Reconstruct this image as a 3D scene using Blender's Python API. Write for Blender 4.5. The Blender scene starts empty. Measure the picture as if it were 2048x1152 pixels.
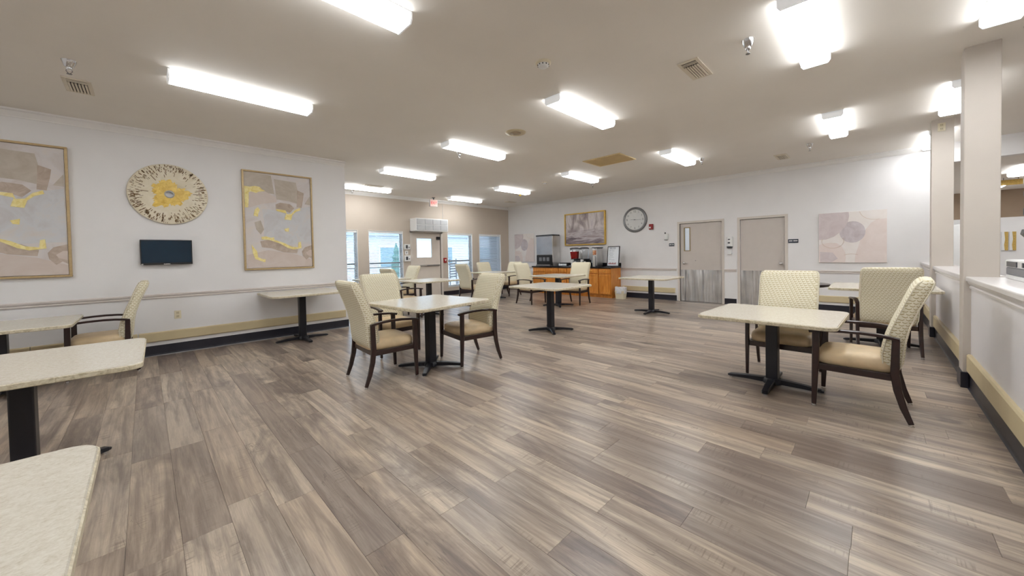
import bpy, bmesh, math, random
from mathutils import Vector, Matrix
random.seed(7)
scene = bpy.context.scene
COL = scene.collection
PI = math.pi
# ------------------------------------------------------------------ camera
FPX, CYPX, YAW, PITCH, ROLL, CAMH = 729.89, 524.69, math.radians(45.18234), math.radians(1.24414), math.radians(-1.12316), 1.36
fwd = Vector((math.sin(YAW)*math.cos(PITCH), math.cos(YAW)*math.cos(PITCH), -math.sin(PITCH)))
r0 = Vector((math.cos(YAW), -math.sin(YAW), 0)); u0 = r0.cross(fwd)
rgt = r0*math.cos(ROLL) + u0*math.sin(ROLL); upv = -r0*math.sin(ROLL) + u0*math.cos(ROLL)
cd = bpy.data.cameras.new('camera'); cam = bpy.data.objects.new('camera', cd); COL.objects.link(cam)
cd.sensor_fit = 'HORIZONTAL'; cd.sensor_width = 36.0; cd.lens = FPX/2048*36.0
cd.shift_y = -(576-CYPX)/2048; cd.clip_start = 0.02; cd.clip_end = 200
m = Matrix.Identity(4)
for i in range(3): m[i][0] = rgt[i]; m[i][1] = upv[i]; m[i][2] = -fwd[i]
m[2][3] = CAMH
cam.matrix_world = m
scene.camera = cam
def project(p):
    v = Vector(p) - Vector((0, 0, CAMH)); z = v.dot(fwd)
    if z <= 0.05: return None
    return (1024 + FPX*v.dot(rgt)/z, CYPX - FPX*v.dot(upv)/z, z)
# ------------------------------------------------------------------ world, exposure
world = bpy.data.worlds.new('world'); scene.world = world; world.use_nodes = True
bg = world.node_tree.nodes['Background']
bg.inputs[0].default_value = (0.70, 0.85, 1.0, 1); bg.inputs[1].default_value = 4.0
vs = scene.view_settings
vs.view_transform = 'Standard'; vs.look = 'None'; vs.exposure = 0.27; vs.gamma = 1.0; vs.use_curve_mapping = False
LAMP = 21.0          # radiance of the fluorescent lenses
# ------------------------------------------------------------------ helpers
def s2l(c): c /= 255.0; return c/12.92 if c <= 0.04045 else ((c+0.055)/1.055)**2.4
def rgb(r, g, b): return (s2l(r), s2l(g), s2l(b), 1.0)
class NT:
    def __init__(s, name):
        s.m = bpy.data.materials.new(name); s.m.use_nodes = True; s.t = s.m.node_tree
        s.b = s.t.nodes['Principled BSDF']
    def n(s, typ, **k):
        o = s.t.nodes.new(typ)
        for a, v in k.items():
            if a.startswith('i_'): o.inputs[a[2:].replace('_', ' ')].default_value = v
            else: setattr(o, a, v)
        return o
    def l(s, a, b): s.t.links.new(a, b)
    def set(s, **k):
        for a, v in k.items(): s.b.inputs[a.replace('_', ' ')].default_value = v
        return s
    def math(s, op, a, b=None, c=None):
        o = s.t.nodes.new('ShaderNodeMath'); o.operation = op
        for i, v in enumerate((a, b, c)):
            if v is None: continue
            if isinstance(v, (int, float)): o.inputs[i].default_value = v
            else: s.l(v, o.inputs[i])
        return o.outputs[0]
    def ramp(s, fac, stops, interp='LINEAR'):
        o = s.t.nodes.new('ShaderNodeValToRGB'); o.color_ramp.interpolation = interp
        e = o.color_ramp.elements
        while len(e) < len(stops): e.new(0.5)
        for i, (p, c) in enumerate(stops): e[i].position = p; e[i].color = c
        s.l(fac, o.inputs[0]); return o.outputs[0]
    def mix(s, fac, a, b, blend='MIX'):
        o = s.t.nodes.new('ShaderNodeMix'); o.data_type = 'RGBA'; o.blend_type = blend
        for sock, v in ((o.inputs[0], fac), (o.inputs[6], a), (o.inputs[7], b)):
            if isinstance(v, (int, float, tuple)): sock.default_value = v
            else: s.l(v, sock)
        return o.outputs[2]
    def noise(s, vec, scale, detail=3, rough=0.55, dist=0.0):
        o = s.n('ShaderNodeTexNoise'); o.inputs['Scale'].default_value = scale; o.inputs['Detail'].default_value = detail
        o.inputs['Roughness'].default_value = rough; o.inputs['Distortion'].default_value = dist
        if vec is not None: s.l(vec, o.inputs['Vector'])
        return o.outputs['Fac']
    def bump(s, h, strength=0.2, dist=0.01):
        o = s.n('ShaderNodeBump'); o.inputs['Strength'].default_value = strength; o.inputs['Distance'].default_value = dist
        s.l(h, o.inputs['Height']); s.l(o.outputs[0], s.b.inputs['Normal'])
    def pos(s): return s.n('ShaderNodeNewGeometry').outputs['Position']
    def obj(s): return s.n('ShaderNodeTexCoord').outputs['Object']
    def scale(s, vec, v):
        o = s.n('ShaderNodeMapping'); o.inputs['Scale'].default_value = v; s.l(vec, o.inputs['Vector']); return o.outputs[0]
MATS = {}
def plain(name, col, rough=0.5, metal=0.0, var=0.04, scale=6.0, bump=0.0, spec=0.5, coat=0.0):
    """a colour with slight procedural mottling"""
    if name in MATS: return MATS[name]
    t = NT(name); t.set(Roughness=rough, Metallic=metal); t.b.inputs['Specular IOR Level'].default_value = spec
    if coat: t.b.inputs['Coat Weight'].default_value = coat
    f = t.noise(t.pos(), scale)
    a = tuple(max(0, c*(1-var)) for c in col[:3])+(1,); b = tuple(min(1, c*(1+var)) for c in col[:3])+(1,)
    t.l(t.ramp(f, [(0.35, a), (0.65, b)]), t.b.inputs['Base Color'])
    if bump: t.bump(t.noise(t.pos(), 180, 2), bump, 0.002)
    MATS[name] = t.m; return t.m
# ------------------------------------------------------------------ materials
M = {}
M['wall'] = plain('painted_wall', rgb(232, 230, 229), 0.6, var=0.015, scale=2, bump=0.15)
M['wall_beige'] = plain('beige_wall', rgb(196, 183, 168), 0.6, var=0.02, scale=2, bump=0.15)
M['wall_brown'] = plain('brown_wall', rgb(150, 128, 106), 0.6, var=0.02)
M['pillar'] = plain('pillar_paint', rgb(202, 193, 183), 0.55, var=0.02, scale=2, bump=0.2)
M['halfwall'] = plain('halfwall_paint', rgb(232, 229, 230), 0.4, var=0.02, scale=1.5)
M['ceiling'] = plain('ceiling_paint', rgb(238, 233, 225), 0.75, var=0.015, scale=1.2, bump=0.2)
M['trim'] = plain('trim_paint', rgb(238, 236, 233), 0.4, var=0.015)
M['rail'] = plain('chair_rail_paint', rgb(212, 204, 198), 0.4, var=0.02)
M['bumper'] = plain('tan_vinyl_bumper', rgb(206, 190, 152), 0.45, var=0.02)
M['base'] = plain('black_cove_base', rgb(34, 34, 44), 0.35, var=0.15)
M['caulk'] = plain('floor_edge_caulk', rgb(150, 150, 152), 0.5)
M['door'] = plain('door_paint', rgb(203, 194, 186), 0.4, var=0.015)
M['door_frame'] = plain('door_frame_paint', rgb(212, 203, 193), 0.4, var=0.015)
M['ext_door'] = plain('exterior_door_paint', rgb(212, 201, 189), 0.4, var=0.015)
M['cap'] = plain('counter_cap_paint', rgb(226, 221, 218), 0.3, var=0.015)
M['white'] = plain('white_plastic', rgb(232, 232, 230), 0.35, var=0.01)
M['cream'] = plain('cream_plastic', rgb(226, 216, 190), 0.4, var=0.02)
M['grey'] = plain('grey_plastic', rgb(120, 122, 126), 0.4)
M['dark_grey'] = plain('dark_grey_plastic', rgb(62, 64, 70), 0.35)
M['black'] = plain('black_plastic', rgb(18, 18, 22), 0.3, var=0.1)
M['tv_screen'] = plain('tv_glass', rgb(18, 44, 62), 0.12, var=0.25, scale=1.5)
M['tablebase'] = plain('black_powder_coat', rgb(22, 22, 30), 0.38, var=0.15)
M['mahogany'] = plain('mahogany_stain', rgb(40, 20, 18), 0.28, var=0.25, scale=25, coat=0.3)
M['chrome'] = plain('chrome', rgb(215, 215, 215), 0.15, 1.0)
M['steel'] = plain('grey_metal', rgb(150, 148, 146), 0.35, 0.9)
M['red'] = plain('red_plastic', rgb(150, 24, 24), 0.35)
M['juice'] = plain('red_juice', rgb(205, 14, 16), 0.25)
M['navy'] = plain('navy_plaque', rgb(58, 64, 78), 0.35)
M['gold'] = plain('gold_paint', rgb(205, 172, 96), 0.3, 0.55, var=0.12, scale=40)
M['frame_gold'] = plain('champagne_frame', rgb(188, 164, 122), 0.35, 0.3, var=0.06, scale=30)
M['bright_gold'] = plain('bright_gold_frame', rgb(206, 168, 74), 0.35, 0.4, var=0.1, scale=15)
M['grille_wood'] = plain('tan_grille', rgb(226, 202, 150), 0.5)
M['dark_void'] = plain('dark_duct', rgb(30, 27, 24), 0.8)
M['vent'] = plain('vent_cream', rgb(222, 212, 194), 0.5)
M['vinyl'] = plain('brown_vinyl', rgb(212, 188, 150), 0.42, var=0.08, scale=9, bump=0.1)
M['black_granite'] = plain('black_counter', rgb(16, 16, 22), 0.15, var=0.5, scale=120)
M['bag'] = plain('clear_bag', rgb(225, 225, 226), 0.3, var=0.1, scale=40)
M['concrete'] = plain('patio_concrete', rgb(205, 205, 205), 0.8)
M['facade'] = plain('pale_facade', rgb(222, 224, 226), 0.8)
M['facade_glass'] = plain('facade_window', rgb(120, 150, 165), 0.2)
M['roof'] = plain('grey_roof', rgb(150, 160, 168), 0.8)
M['conifer'] = plain('conifer_green', rgb(70, 120, 112), 0.8, var=0.3, scale=20)
M['slate'] = plain('slate_wire', rgb(95, 92, 96), 0.5)
M['paper'] = plain('white_paper', rgb(225, 229, 233), 0.5, var=0.02)
M['ink'] = plain('grey_ink', rgb(120, 126, 134), 0.6)
M['ink_red'] = plain('brick_ink', rgb(150, 84, 84), 0.6)
M['clock_face'] = plain('clock_face', rgb(214, 214, 212), 0.4, var=0.02)
M['clock_ink'] = plain('clock_ink', rgb(92, 92, 96), 0.5)
def mk_lamp(name='fluorescent_lens', q=1.0):
    LAMP_ = LAMP*q
    t = NT(name); t.set(Roughness=0.4); t.b.inputs['Base Color'].default_value = (0.9, 0.9, 0.9, 1)
    t.b.inputs['Emission Color'].default_value = (0.945, 0.972, 1.0, 1)
    # prismatic acrylic: fine ribbing modulates the glow a little
    w = t.n('ShaderNodeTexWave'); w.inputs['Scale'].default_value = 60; w.bands_direction = 'Y'; t.l(t.pos(), w.inputs['Vector'])
    e = t.math('MULTIPLY_ADD', w.outputs['Fac'], 0.1*LAMP_, 0.95*LAMP_)
    t.l(e, t.b.inputs['Emission Strength']); return t.m
M['lamp'] = mk_lamp(); M['lamp_side'] = mk_lamp('fluorescent_lens_side', 0.42); M['lamp_cap'] = mk_lamp('glowing_end_cap', 0.012)
def mk_exit():
    t = NT('lit_exit_face'); t.b.inputs['Base Color'].default_value = rgb(235, 205, 195)
    t.b.inputs['Emission Color'].default_value = rgb(255, 190, 180); t.b.inputs['Emission Strength'].default_value = 0.35; return t.m
M['exit'] = mk_exit()
def mk_exit_l():
    t = NT('lit_exit_letters'); t.b.inputs['Base Color'].default_value = rgb(210, 40, 50)
    t.b.inputs['Emission Color'].default_value = rgb(230, 60, 70); t.b.inputs['Emission Strength'].default_value = 0.5; return t.m
M['exit_l'] = mk_exit_l()
def mk_glass(name='window_glass', tint=(0.93, 0.97, 1.0, 1)):
    t = NT(name); tr = t.n('ShaderNodeBsdfTransparent'); tr.inputs[0].default_value = tint
    gl = t.n('ShaderNodeBsdfGlossy'); gl.inputs['Roughness'].default_value = 0.03
    fr = t.n('ShaderNodeFresnel'); mx = t.n('ShaderNodeMixShader')
    t.l(fr.outputs[0], mx.inputs[0]); t.l(tr.outputs[0], mx.inputs[1]); t.l(gl.outputs[0], mx.inputs[2])
    t.l(mx.outputs[0], t.t.nodes['Material Output'].inputs['Surface']); return t.m
M['glass'] = mk_glass()
M['clear'] = mk_glass('clear_plastic', (0.92, 0.93, 0.94, 1))
def mk_slat():
    t = NT('translucent_slat'); t.set(Roughness=0.4); t.b.inputs['Base Color'].default_value = rgb(226, 230, 234)
    tr = t.n('ShaderNodeBsdfTranslucent'); tr.inputs[0].default_value = rgb(225, 232, 240); mx = t.n('ShaderNodeMixShader'); mx.inputs[0].default_value = 0.35
    t.l(t.b.outputs[0], mx.inputs[1]); t.l(tr.outputs[0], mx.inputs[2]); t.l(mx.outputs[0], t.t.nodes['Material Output'].inputs['Surface']); return t.m
M['slat'] = mk_slat()
def mk_laminate():
    t = NT('speckled_laminate'); t.set(Roughness=0.2)
    p = t.pos(); a = t.noise(p, 55, 5, 0.65, 0.6); b = t.noise(t.scale(p, (1, 1.6, 1)), 160, 3, 0.6)
    f = t.math('MULTIPLY_ADD', b, 0.45, t.math('MULTIPLY', a, 0.55))
    t.l(t.ramp(f, [(0.34, rgb(196, 187, 168)), (0.48, rgb(211, 204, 189)), (0.64, rgb(221, 216, 203))]), t.b.inputs['Base Color'])
    return t.m
M['laminate'] = mk_laminate()
def mk_laminate_edge():
    t = NT('laminate_edge'); t.set(Roughness=0.35)
    a = t.noise(t.pos(), 45, 5, 0.65, 0.8)
    t.l(t.ramp(a, [(0.36, rgb(176, 166, 138)), (0.5, rgb(205, 194, 168)), (0.62, rgb(216, 208, 184))]), t.b.inputs['Base Color']); return t.m
M['lam_edge'] = mk_laminate_edge()
def mk_fabric():
    """cream weave with rows of small scalloped dashes, in the chair's own coordinates"""
    t = NT('scalloped_fabric'); t.set(Roughness=0.85)
    sep = t.n('ShaderNodeSeparateXYZ'); t.l(t.obj(), sep.inputs[0])
    y = t.math('ADD', sep.outputs[1], sep.outputs[0])      # wraps the pattern round the sides
    rowf = t.math('DIVIDE', sep.outputs[2], 0.0215)
    row = t.math('FLOOR', rowf); vf = t.math('FRACT', rowf)
    off = t.math('MULTIPLY', t.math('MODULO', row, 2.0), 0.5)
    u = t.math('FRACT', t.math('ADD', t.math('ADD', t.math('DIVIDE', y, 0.036), off), 100.0))
    uc = t.math('SUBTRACT', u, 0.5)
    arc = t.math('MULTIPLY_ADD', t.math('MULTIPLY', uc, uc), 2.4, 0.18)      # scallop
    d = t.math('ABSOLUTE', t.math('SUBTRACT', vf, arc))
    line = t.math('LESS_THAN', d, 0.15)
    short = t.math('LESS_THAN', t.math('ABSOLUTE', uc), 0.40)
    k = t.math('MULTIPLY', line, short)
    w = t.noise(t.obj(), 300, 2)
    basec = t.ramp(w, [(0.35, rgb(220, 212, 186)), (0.65, rgb(238, 232, 212))])
    inkc = t.ramp(w, [(0.35, rgb(160, 145, 98)), (0.65, rgb(196, 180, 138))])
    t.l(t.mix(k, basec, inkc), t.b.inputs['Base Color'])
    t.bump(t.math('MULTIPLY_ADD', k, -0.6, w), 0.35, 0.002); return t.m
M['fabric'] = mk_fabric()
def mk_plank(stuff=False):
    """weathered greige oak: boards differ through Object Info (or a face attribute where they are joined)"""
    t = NT('joined_plank_oak' if stuff else 'plank_oak')
    if stuff:
        a = t.n('ShaderNodeAttribute'); a.attribute_name = 'pv'; rnd = a.outputs['Fac']
    else: rnd = t.n('ShaderNodeObjectInfo').outputs['Random']
    r2 = t.math('FRACT', t.math('MULTIPLY', rnd, 37.7)); r3 = t.math('FRACT', t.math('MULTIPLY', rnd, 91.3))
    comb = t.n('ShaderNodeCombineXYZ'); t.l(t.math('MULTIPLY', rnd, 57.0), comb.inputs[0]); t.l(t.math('MULTIPLY', r2, 83.0), comb.inputs[1])
    add = t.n('ShaderNodeVectorMath'); add.operation = 'ADD'; t.l(t.pos(), add.inputs[0]); t.l(comb.outputs[0], add.inputs[1])
    p = add.outputs[0]
    cloud = t.noise(t.scale(p, (5.5, 1.2, 1)), 1.0, 6, 0.64, 0.9)
    streak = t.noise(t.scale(p, (15, 0.8, 1)), 1.0, 6, 0.66, 0.6)
    grain = t.noise(t.scale(p, (150, 5, 1)), 1.0, 3, 0.6, 0.2)
    saw = t.noise(t.scale(p, (6, 85, 1)), 1.0, 2, 0.5)
    crack = t.noise(t.scale(p, (11, 1.4, 1)), 1.0, 3, 0.55, 1.6)
    base = t.mix(r3, rgb(204, 188, 168), rgb(182, 163, 143))
    r4 = t.math('FRACT', t.math('MULTIPLY', rnd, 173.9)); base = t.mix(t.ramp(r4, [(0.55, (0, 0, 0, 1)), (1.0, (0.75, 0.75, 0.75, 1))]), base, rgb(128, 114, 106))
    greyer = t.ramp(cloud, [(0.38, (1, 1, 1, 1)), (0.60, (0, 0, 0, 1))])
    kk = t.math('MULTIPLY', t.math('MULTIPLY_ADD', r2, 0.68, 0.16), greyer)
    c = t.mix(kk, base, rgb(102, 90, 86))
    st = t.ramp(streak, [(0.40, (1, 1, 1, 1)), (0.58, (0, 0, 0, 1))])
    c = t.mix(t.math('MULTIPLY', st, 0.55), c, rgb(98, 84, 78))
    cr = t.ramp(crack, [(0.488, (0, 0, 0, 1)), (0.499, (1, 1, 1, 1)), (0.501, (1, 1, 1, 1)), (0.512, (0, 0, 0, 1))])
    crm = t.math('MULTIPLY', cr, t.ramp(t.noise(t.scale(p, (4, 1.2, 1)), 1.0, 1), [(0.56, (0, 0, 0, 1)), (0.66, (1, 1, 1, 1))]))
    c = t.mix(t.math('MULTIPLY', crm, 0.55), c, rgb(78, 68, 62))
    sm = t.math('MULTIPLY', t.ramp(saw, [(0.52, (0, 0, 0, 1)), (0.66, (1, 1, 1, 1))]), t.ramp(t.noise(t.scale(p, (8, 2.2, 1)), 1.0, 2), [(0.55, (0, 0, 0, 1)), (0.64, (1, 1, 1, 1))]))
    c = t.mix(t.math('MULTIPLY', sm, 0.5), c, rgb(104, 90, 80))
    g = t.ramp(grain, [(0.3, (0.86, 0.86, 0.86, 1)), (0.7, (1.08, 1.08, 1.08, 1))])
    c = t.mix(1.0, c, g, 'MULTIPLY')
    t.l(c, t.b.inputs['Base Color']); t.set(Roughness=0.3); t.b.inputs['Specular IOR Level'].default_value = 0.5
    t.bump(t.math('MULTIPLY_ADD', grain, 0.5, streak), 0.10, 0.003); return t.m
M['plank'] = mk_plank(); M['plank_s'] = mk_plank(True)
def mk_brushed():
    t = NT('brushed_stainless'); t.set(Metallic=1.0, Roughness=0.28)
    f = t.noise(t.scale(t.pos(), (3, 3, 140)), 1.0, 3); g = t.noise(t.pos(), 2.2, 2)
    t.l(t.ramp(g, [(0.3, rgb(196, 195, 194)), (0.7, rgb(226, 225, 224))]), t.b.inputs['Base Color'])
    t.l(t.math('MULTIPLY_ADD', f, 0.15, 0.32), t.b.inputs['Roughness'])
    t.bump(t.noise(t.scale(t.pos(), (1, 5, 0.5)), 1.0, 2), 1.0, 0.2); return t.m
M['stainless'] = mk_brushed()
def mk_oakcab():
    t = NT('honey_oak'); t.set(Roughness=0.35)
    f = t.noise(t.scale(t.pos(), (30, 30, 2.5)), 1.0, 4, 0.6, 0.6)
    t.l(t.ramp(f, [(0.35, rgb(196, 116, 40)), (0.62, rgb(226, 154, 68))]), t.b.inputs['Base Color']); return t.m
M['oak'] = mk_oakcab()
def mk_mottle(name, cols, scale, rough=0.7, dist=1.2, sc=(1, 1, 1)):
    t = NT(name); t.set(Roughness=rough); f = t.noise(t.scale(t.pos(), sc), scale, 4, 0.6, dist)
    n = len(cols); t.l(t.ramp(f, [(0.32+0.36*i/(n-1), c) for i, c in enumerate(cols)]), t.b.inputs['Base Color']); return t.m
M['canvas_bg'] = mk_mottle('canvas_wash', [rgb(204, 194, 188), rgb(214, 208, 206), rgb(218, 208, 200)], 2.5)
M['canvas_blue'] = mk_mottle('canvas_grey_wash', [rgb(200, 196, 196), rgb(208, 208, 210), rgb(212, 205, 200)], 3)
M['canvas_taupe'] = mk_mottle('canvas_taupe', [rgb(182, 170, 154), rgb(200, 190, 178)], 4)
M['canvas_brown'] = mk_mottle('canvas_brown', [rgb(172, 154, 138), rgb(200, 184, 170)], 7)
M['canvas_pink'] = mk_mottle('canvas_blush', [rgb(206, 190, 180), rgb(214, 202, 194)], 3)
M['leaf'] = mk_mottle('gold_leaf', [rgb(228, 208, 120), rgb(246, 234, 172)], 14, 0.35)
M['c2_bg'] = mk_mottle('print_white', [rgb(238, 232, 228), rgb(232, 224, 218)], 2)
M['c2_mauve'] = mk_mottle('print_mauve', [rgb(204, 190, 190), rgb(216, 205, 204)], 5)
M['c2_grey'] = mk_mottle('print_lilac', [rgb(192, 180, 182), rgb(212, 204, 206)], 5)
M['c2_pink'] = mk_mottle('print_blush', [rgb(226, 211, 204), rgb(232, 219, 213)], 4)
M['c2_line'] = plain('print_line', rgb(196, 160, 130), 0.5)
def mk_storm():
    t = NT('storm_painting'); t.set(Roughness=0.5)
    sep = t.n('ShaderNodeSeparateXYZ'); t.l(t.pos(), sep.inputs[0])
    up = t.noise(t.scale(t.pos(), (1, 3.2, 1.5)), 1.0, 4, 0.55, 0.5)
    lo = t.noise(t.scale(t.pos(), (1, 1.0, 6.0)), 1.3, 4, 0.6, 0.4)
    h = t.ramp(sep.outputs[2], [(0.0, (0, 0, 0, 1)), (1.0, (1, 1, 1, 1))])
    mm = t.n('ShaderNodeMapRange'); mm.inputs[1].default_value = 2.03; mm.inputs[2].default_value = 2.19; t.l(sep.outputs[2], mm.inputs[0])
    ca = t.ramp(up, [(0.32, rgb(120, 104, 108)), (0.46, rgb(178, 166, 164)), (0.56, rgb(222, 214, 212)), (0.68, rgb(182, 172, 180))])
    cb = t.ramp(lo, [(0.32, rgb(92, 80, 88)), (0.45, rgb(140, 126, 130)), (0.56, rgb(202, 194, 196)), (0.68, rgb(150, 132, 132))])
    t.l(t.mix(mm.outputs[0], cb, ca), t.b.inputs['Base Color']); return t.m
M['storm'] = mk_storm()
M['disc'] = mk_mottle('aged_cream', [rgb(222, 210, 182), rgb(236, 227, 206)], 6)
M['disc_fleck'] = plain('umber_fleck', rgb(118, 88, 46), 0.5, var=0.3, scale=60)
M['disc_gold'] = mk_mottle('yellow_gold', [rgb(212, 168, 54), rgb(242, 210, 100)], 16, 0.35)
M['disc_metal'] = plain('disc_hub', rgb(190, 188, 184), 0.3, 0.5)
M['snack'] = mk_mottle('tea_label', [rgb(40, 30, 24), rgb(190, 110, 60), rgb(220, 200, 170)], 9)

# ------------------------------------------------------------------ mesh builders
class B:
    """collects boxes, lofts, lathes and prisms into ONE mesh object"""
    def __init__(s): s.v = []; s.f = []; s.sm = []
    def add(s, verts, faces, smooth=False):
        k = len(s.v); s.v += [tuple(p) for p in verts]
        s.f += [tuple(i+k for i in f) for f in faces]; s.sm += [smooth]*len(faces); return s
    def box(s, x0, y0, z0, x1, y1, z1, bev=0.0):
        x0, x1 = min(x0, x1), max(x0, x1); y0, y1 = min(y0, y1), max(y0, y1); z0, z1 = min(z0, z1), max(z0, z1)
        if not bev:
            vs = [(x0, y0, z0), (x1, y0, z0), (x1, y1, z0), (x0, y1, z0), (x0, y0, z1), (x1, y0, z1), (x1, y1, z1), (x0, y1, z1)]
            return s.add(vs, [(0, 3, 2, 1), (4, 5, 6, 7), (0, 1, 5, 4), (1, 2, 6, 5), (2, 3, 7, 6), (3, 0, 4, 7)])
        bm = bmesh.new(); bmesh.ops.create_cube(bm, size=1.0)
        for w in bm.verts: w.co = ((x0+x1)/2+w.co.x*(x1-x0), (y0+y1)/2+w.co.y*(y1-y0), (z0+z1)/2+w.co.z*(z1-z0))
        bev = min(bev, 0.49*min(x1-x0, y1-y0, z1-z0))
        bmesh.ops.bevel(bm, geom=bm.edges[:], offset=bev, segments=2, profile=0.5, affect='EDGES')
        bm.verts.index_update(); s.add([w.co[:] for w in bm.verts], [[q.index for q in f.verts] for f in bm.faces]); bm.free(); return s
    def loft(s, rings, closed=True, caps=True, smooth=True):
        n = len(rings[0]); vs = [p for r in rings for p in r]; fs = []
        for a in range(len(rings)-1):
            for i in range(n if closed else n-1):
                j = (i+1) % n; fs.append((a*n+i, a*n+j, (a+1)*n+j, (a+1)*n+i))
        s.add(vs, fs, smooth)
        if caps: s.add(rings[0], [tuple(range(n))[::-1]]); s.add(rings[-1], [tuple(range(n))])
        return s
    def tube(s, pts, rad, n=8, flat=None, smooth=True):
        """sweep; rad number or list; flat=(a,b) half-sizes gives a rectangular bar with world-up bias"""
        pts = [Vector(p) for p in pts]; rings = []
        for i, p in enumerate(pts):
            t = (pts[min(i+1, len(pts)-1)]-pts[max(i-1, 0)]).normalized()
            ref = Vector((0, 0, 1)) if abs(t.z) < 0.85 else Vector((1, 0, 0))
            a = t.cross(ref).normalized(); b = a.cross(t).normalized()
            if flat is None:
                r = rad[i] if isinstance(rad, (list, tuple)) else rad
                rings.append([p+a*(r*math.cos(2*PI*k/n))+b*(r*math.sin(2*PI*k/n)) for k in range(n)])
            else:
                fa, fb = flat[i] if isinstance(flat[0], (list, tuple)) else flat
                c = 0.3*min(fa, fb)
                q = [(fa, fb-c), (fa-c, fb), (-fa+c, fb), (-fa, fb-c), (-fa, -fb+c), (-fa+c, -fb), (fa-c, -fb), (fa, -fb+c)]
                rings.append([p+a*x+b*y for x, y in q])
        return s.loft(rings, smooth=smooth and flat is None)
    def cyl(s, p, axis, r, h, n=20, r2=None, smooth=True):
        p = Vector(p); ax = {'x': Vector((1, 0, 0)), 'y': Vector((0, 1, 0)), 'z': Vector((0, 0, 1))}[axis]
        a = Vector((0, 1, 0)) if axis == 'x' else (Vector((0, 0, 1)) if axis == 'y' else Vector((1, 0, 0))); b = ax.cross(a)
        r2 = r if r2 is None else r2
        return s.loft([[p+ax*d+(a*math.cos(2*PI*k/n)+b*math.sin(2*PI*k/n))*q for k in range(n)] for d, q in ((0, r), (h, r2))], smooth=smooth)
    def lathe(s, p, axis, prof, n=24, caps=True):
        p = Vector(p); ax = {'x': Vector((1, 0, 0)), 'y': Vector((0, 1, 0)), 'z': Vector((0, 0, 1))}[axis]
        a = Vector((0, 1, 0)) if axis == 'x' else (Vector((0, 0, 1)) if axis == 'y' else Vector((1, 0, 0))); b = ax.cross(a)
        return s.loft([[p+ax*d+(a*math.cos(2*PI*k/n)+b*math.sin(2*PI*k/n))*q for k in range(n)] for q, d in prof], caps=caps)
    def prism(s, poly, fn, d0, d1):
        """poly: 2-D outline; fn(u,v,d) -> point"""
        n = len(poly); a = [fn(u, v, d0) for u, v in poly]; b = [fn(u, v, d1) for u, v in poly]
        s.add(a+b, [tuple(range(n))[::-1], tuple(range(n, 2*n))]+[(i, (i+1) % n, n+(i+1) % n, n+i) for i in range(n)]); return s
    def mesh(s, name):
        me = bpy.data.meshes.new(name); me.from_pydata(s.v, [], s.f); me.update()
        for p, q in zip(me.polygons, s.sm): p.use_smooth = q
        bm = bmesh.new(); bm.from_mesh(me); bmesh.ops.recalc_face_normals(bm, faces=bm.faces[:]); bm.to_mesh(me); bm.free(); return me
    def obj(s, name, mat, parent=None, label=None, cat=None, group=None, kind=None):
        o = bpy.data.objects.new(name, s.mesh(name)); COL.objects.link(o)
        o.data.materials.append(M[mat] if isinstance(mat, str) else mat)
        if parent is not None: o.parent = parent
        return tag(o, label, cat, group, kind)
def tag(o, label=None, cat=None, group=None, kind=None):
    if label: o['label'] = label
    if cat: o['category'] = cat
    if group: o['group'] = group
    if kind: o['kind'] = kind
    return o
def thing(name, label, cat, loc=(0, 0, 0), rotz=0.0, group=None, kind=None):
    o = bpy.data.objects.new(name, None); COL.objects.link(o); o.empty_display_size = 0.1
    o.location = loc; o.rotation_euler = (0, 0, rotz); return tag(o, label, cat, group, kind)
def struct(name, loc=(0, 0, 0), label=None): return thing(name, label, None, loc, kind='structure')
def copy_tree(o, parent=None):
    c = o.copy(); COL.objects.link(c); c.parent = parent
    for ch in list(o.children): copy_tree(ch, c)
    return c
def text_mesh(name, body, size, mat, parent, loc, xdir, ydir, depth=0.002, align='CENTER'):
    cu = bpy.data.curves.new(name, 'FONT'); cu.body = body; cu.size = size; cu.extrude = depth/2; cu.align_x = align; cu.align_y = 'CENTER'; cu.resolution_u = 2
    tmp = bpy.data.objects.new(name+'_tmp', cu); COL.objects.link(tmp)
    dg = bpy.context.evaluated_depsgraph_get(); me = bpy.data.meshes.new_from_object(tmp.evaluated_get(dg))
    bpy.data.objects.remove(tmp); bpy.data.curves.remove(cu)
    o = bpy.data.objects.new(name, me); COL.objects.link(o); me.materials.clear(); me.materials.append(M[mat]); o.parent = parent
    x = Vector(xdir); y = Vector(ydir); z = x.cross(y)
    mm = Matrix.Identity(4)
    for i in range(3): mm[i][0] = x[i]; mm[i][1] = y[i]; mm[i][2] = z[i]; mm[i][3] = loc[i]
    o.matrix_local = mm; return o

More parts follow.
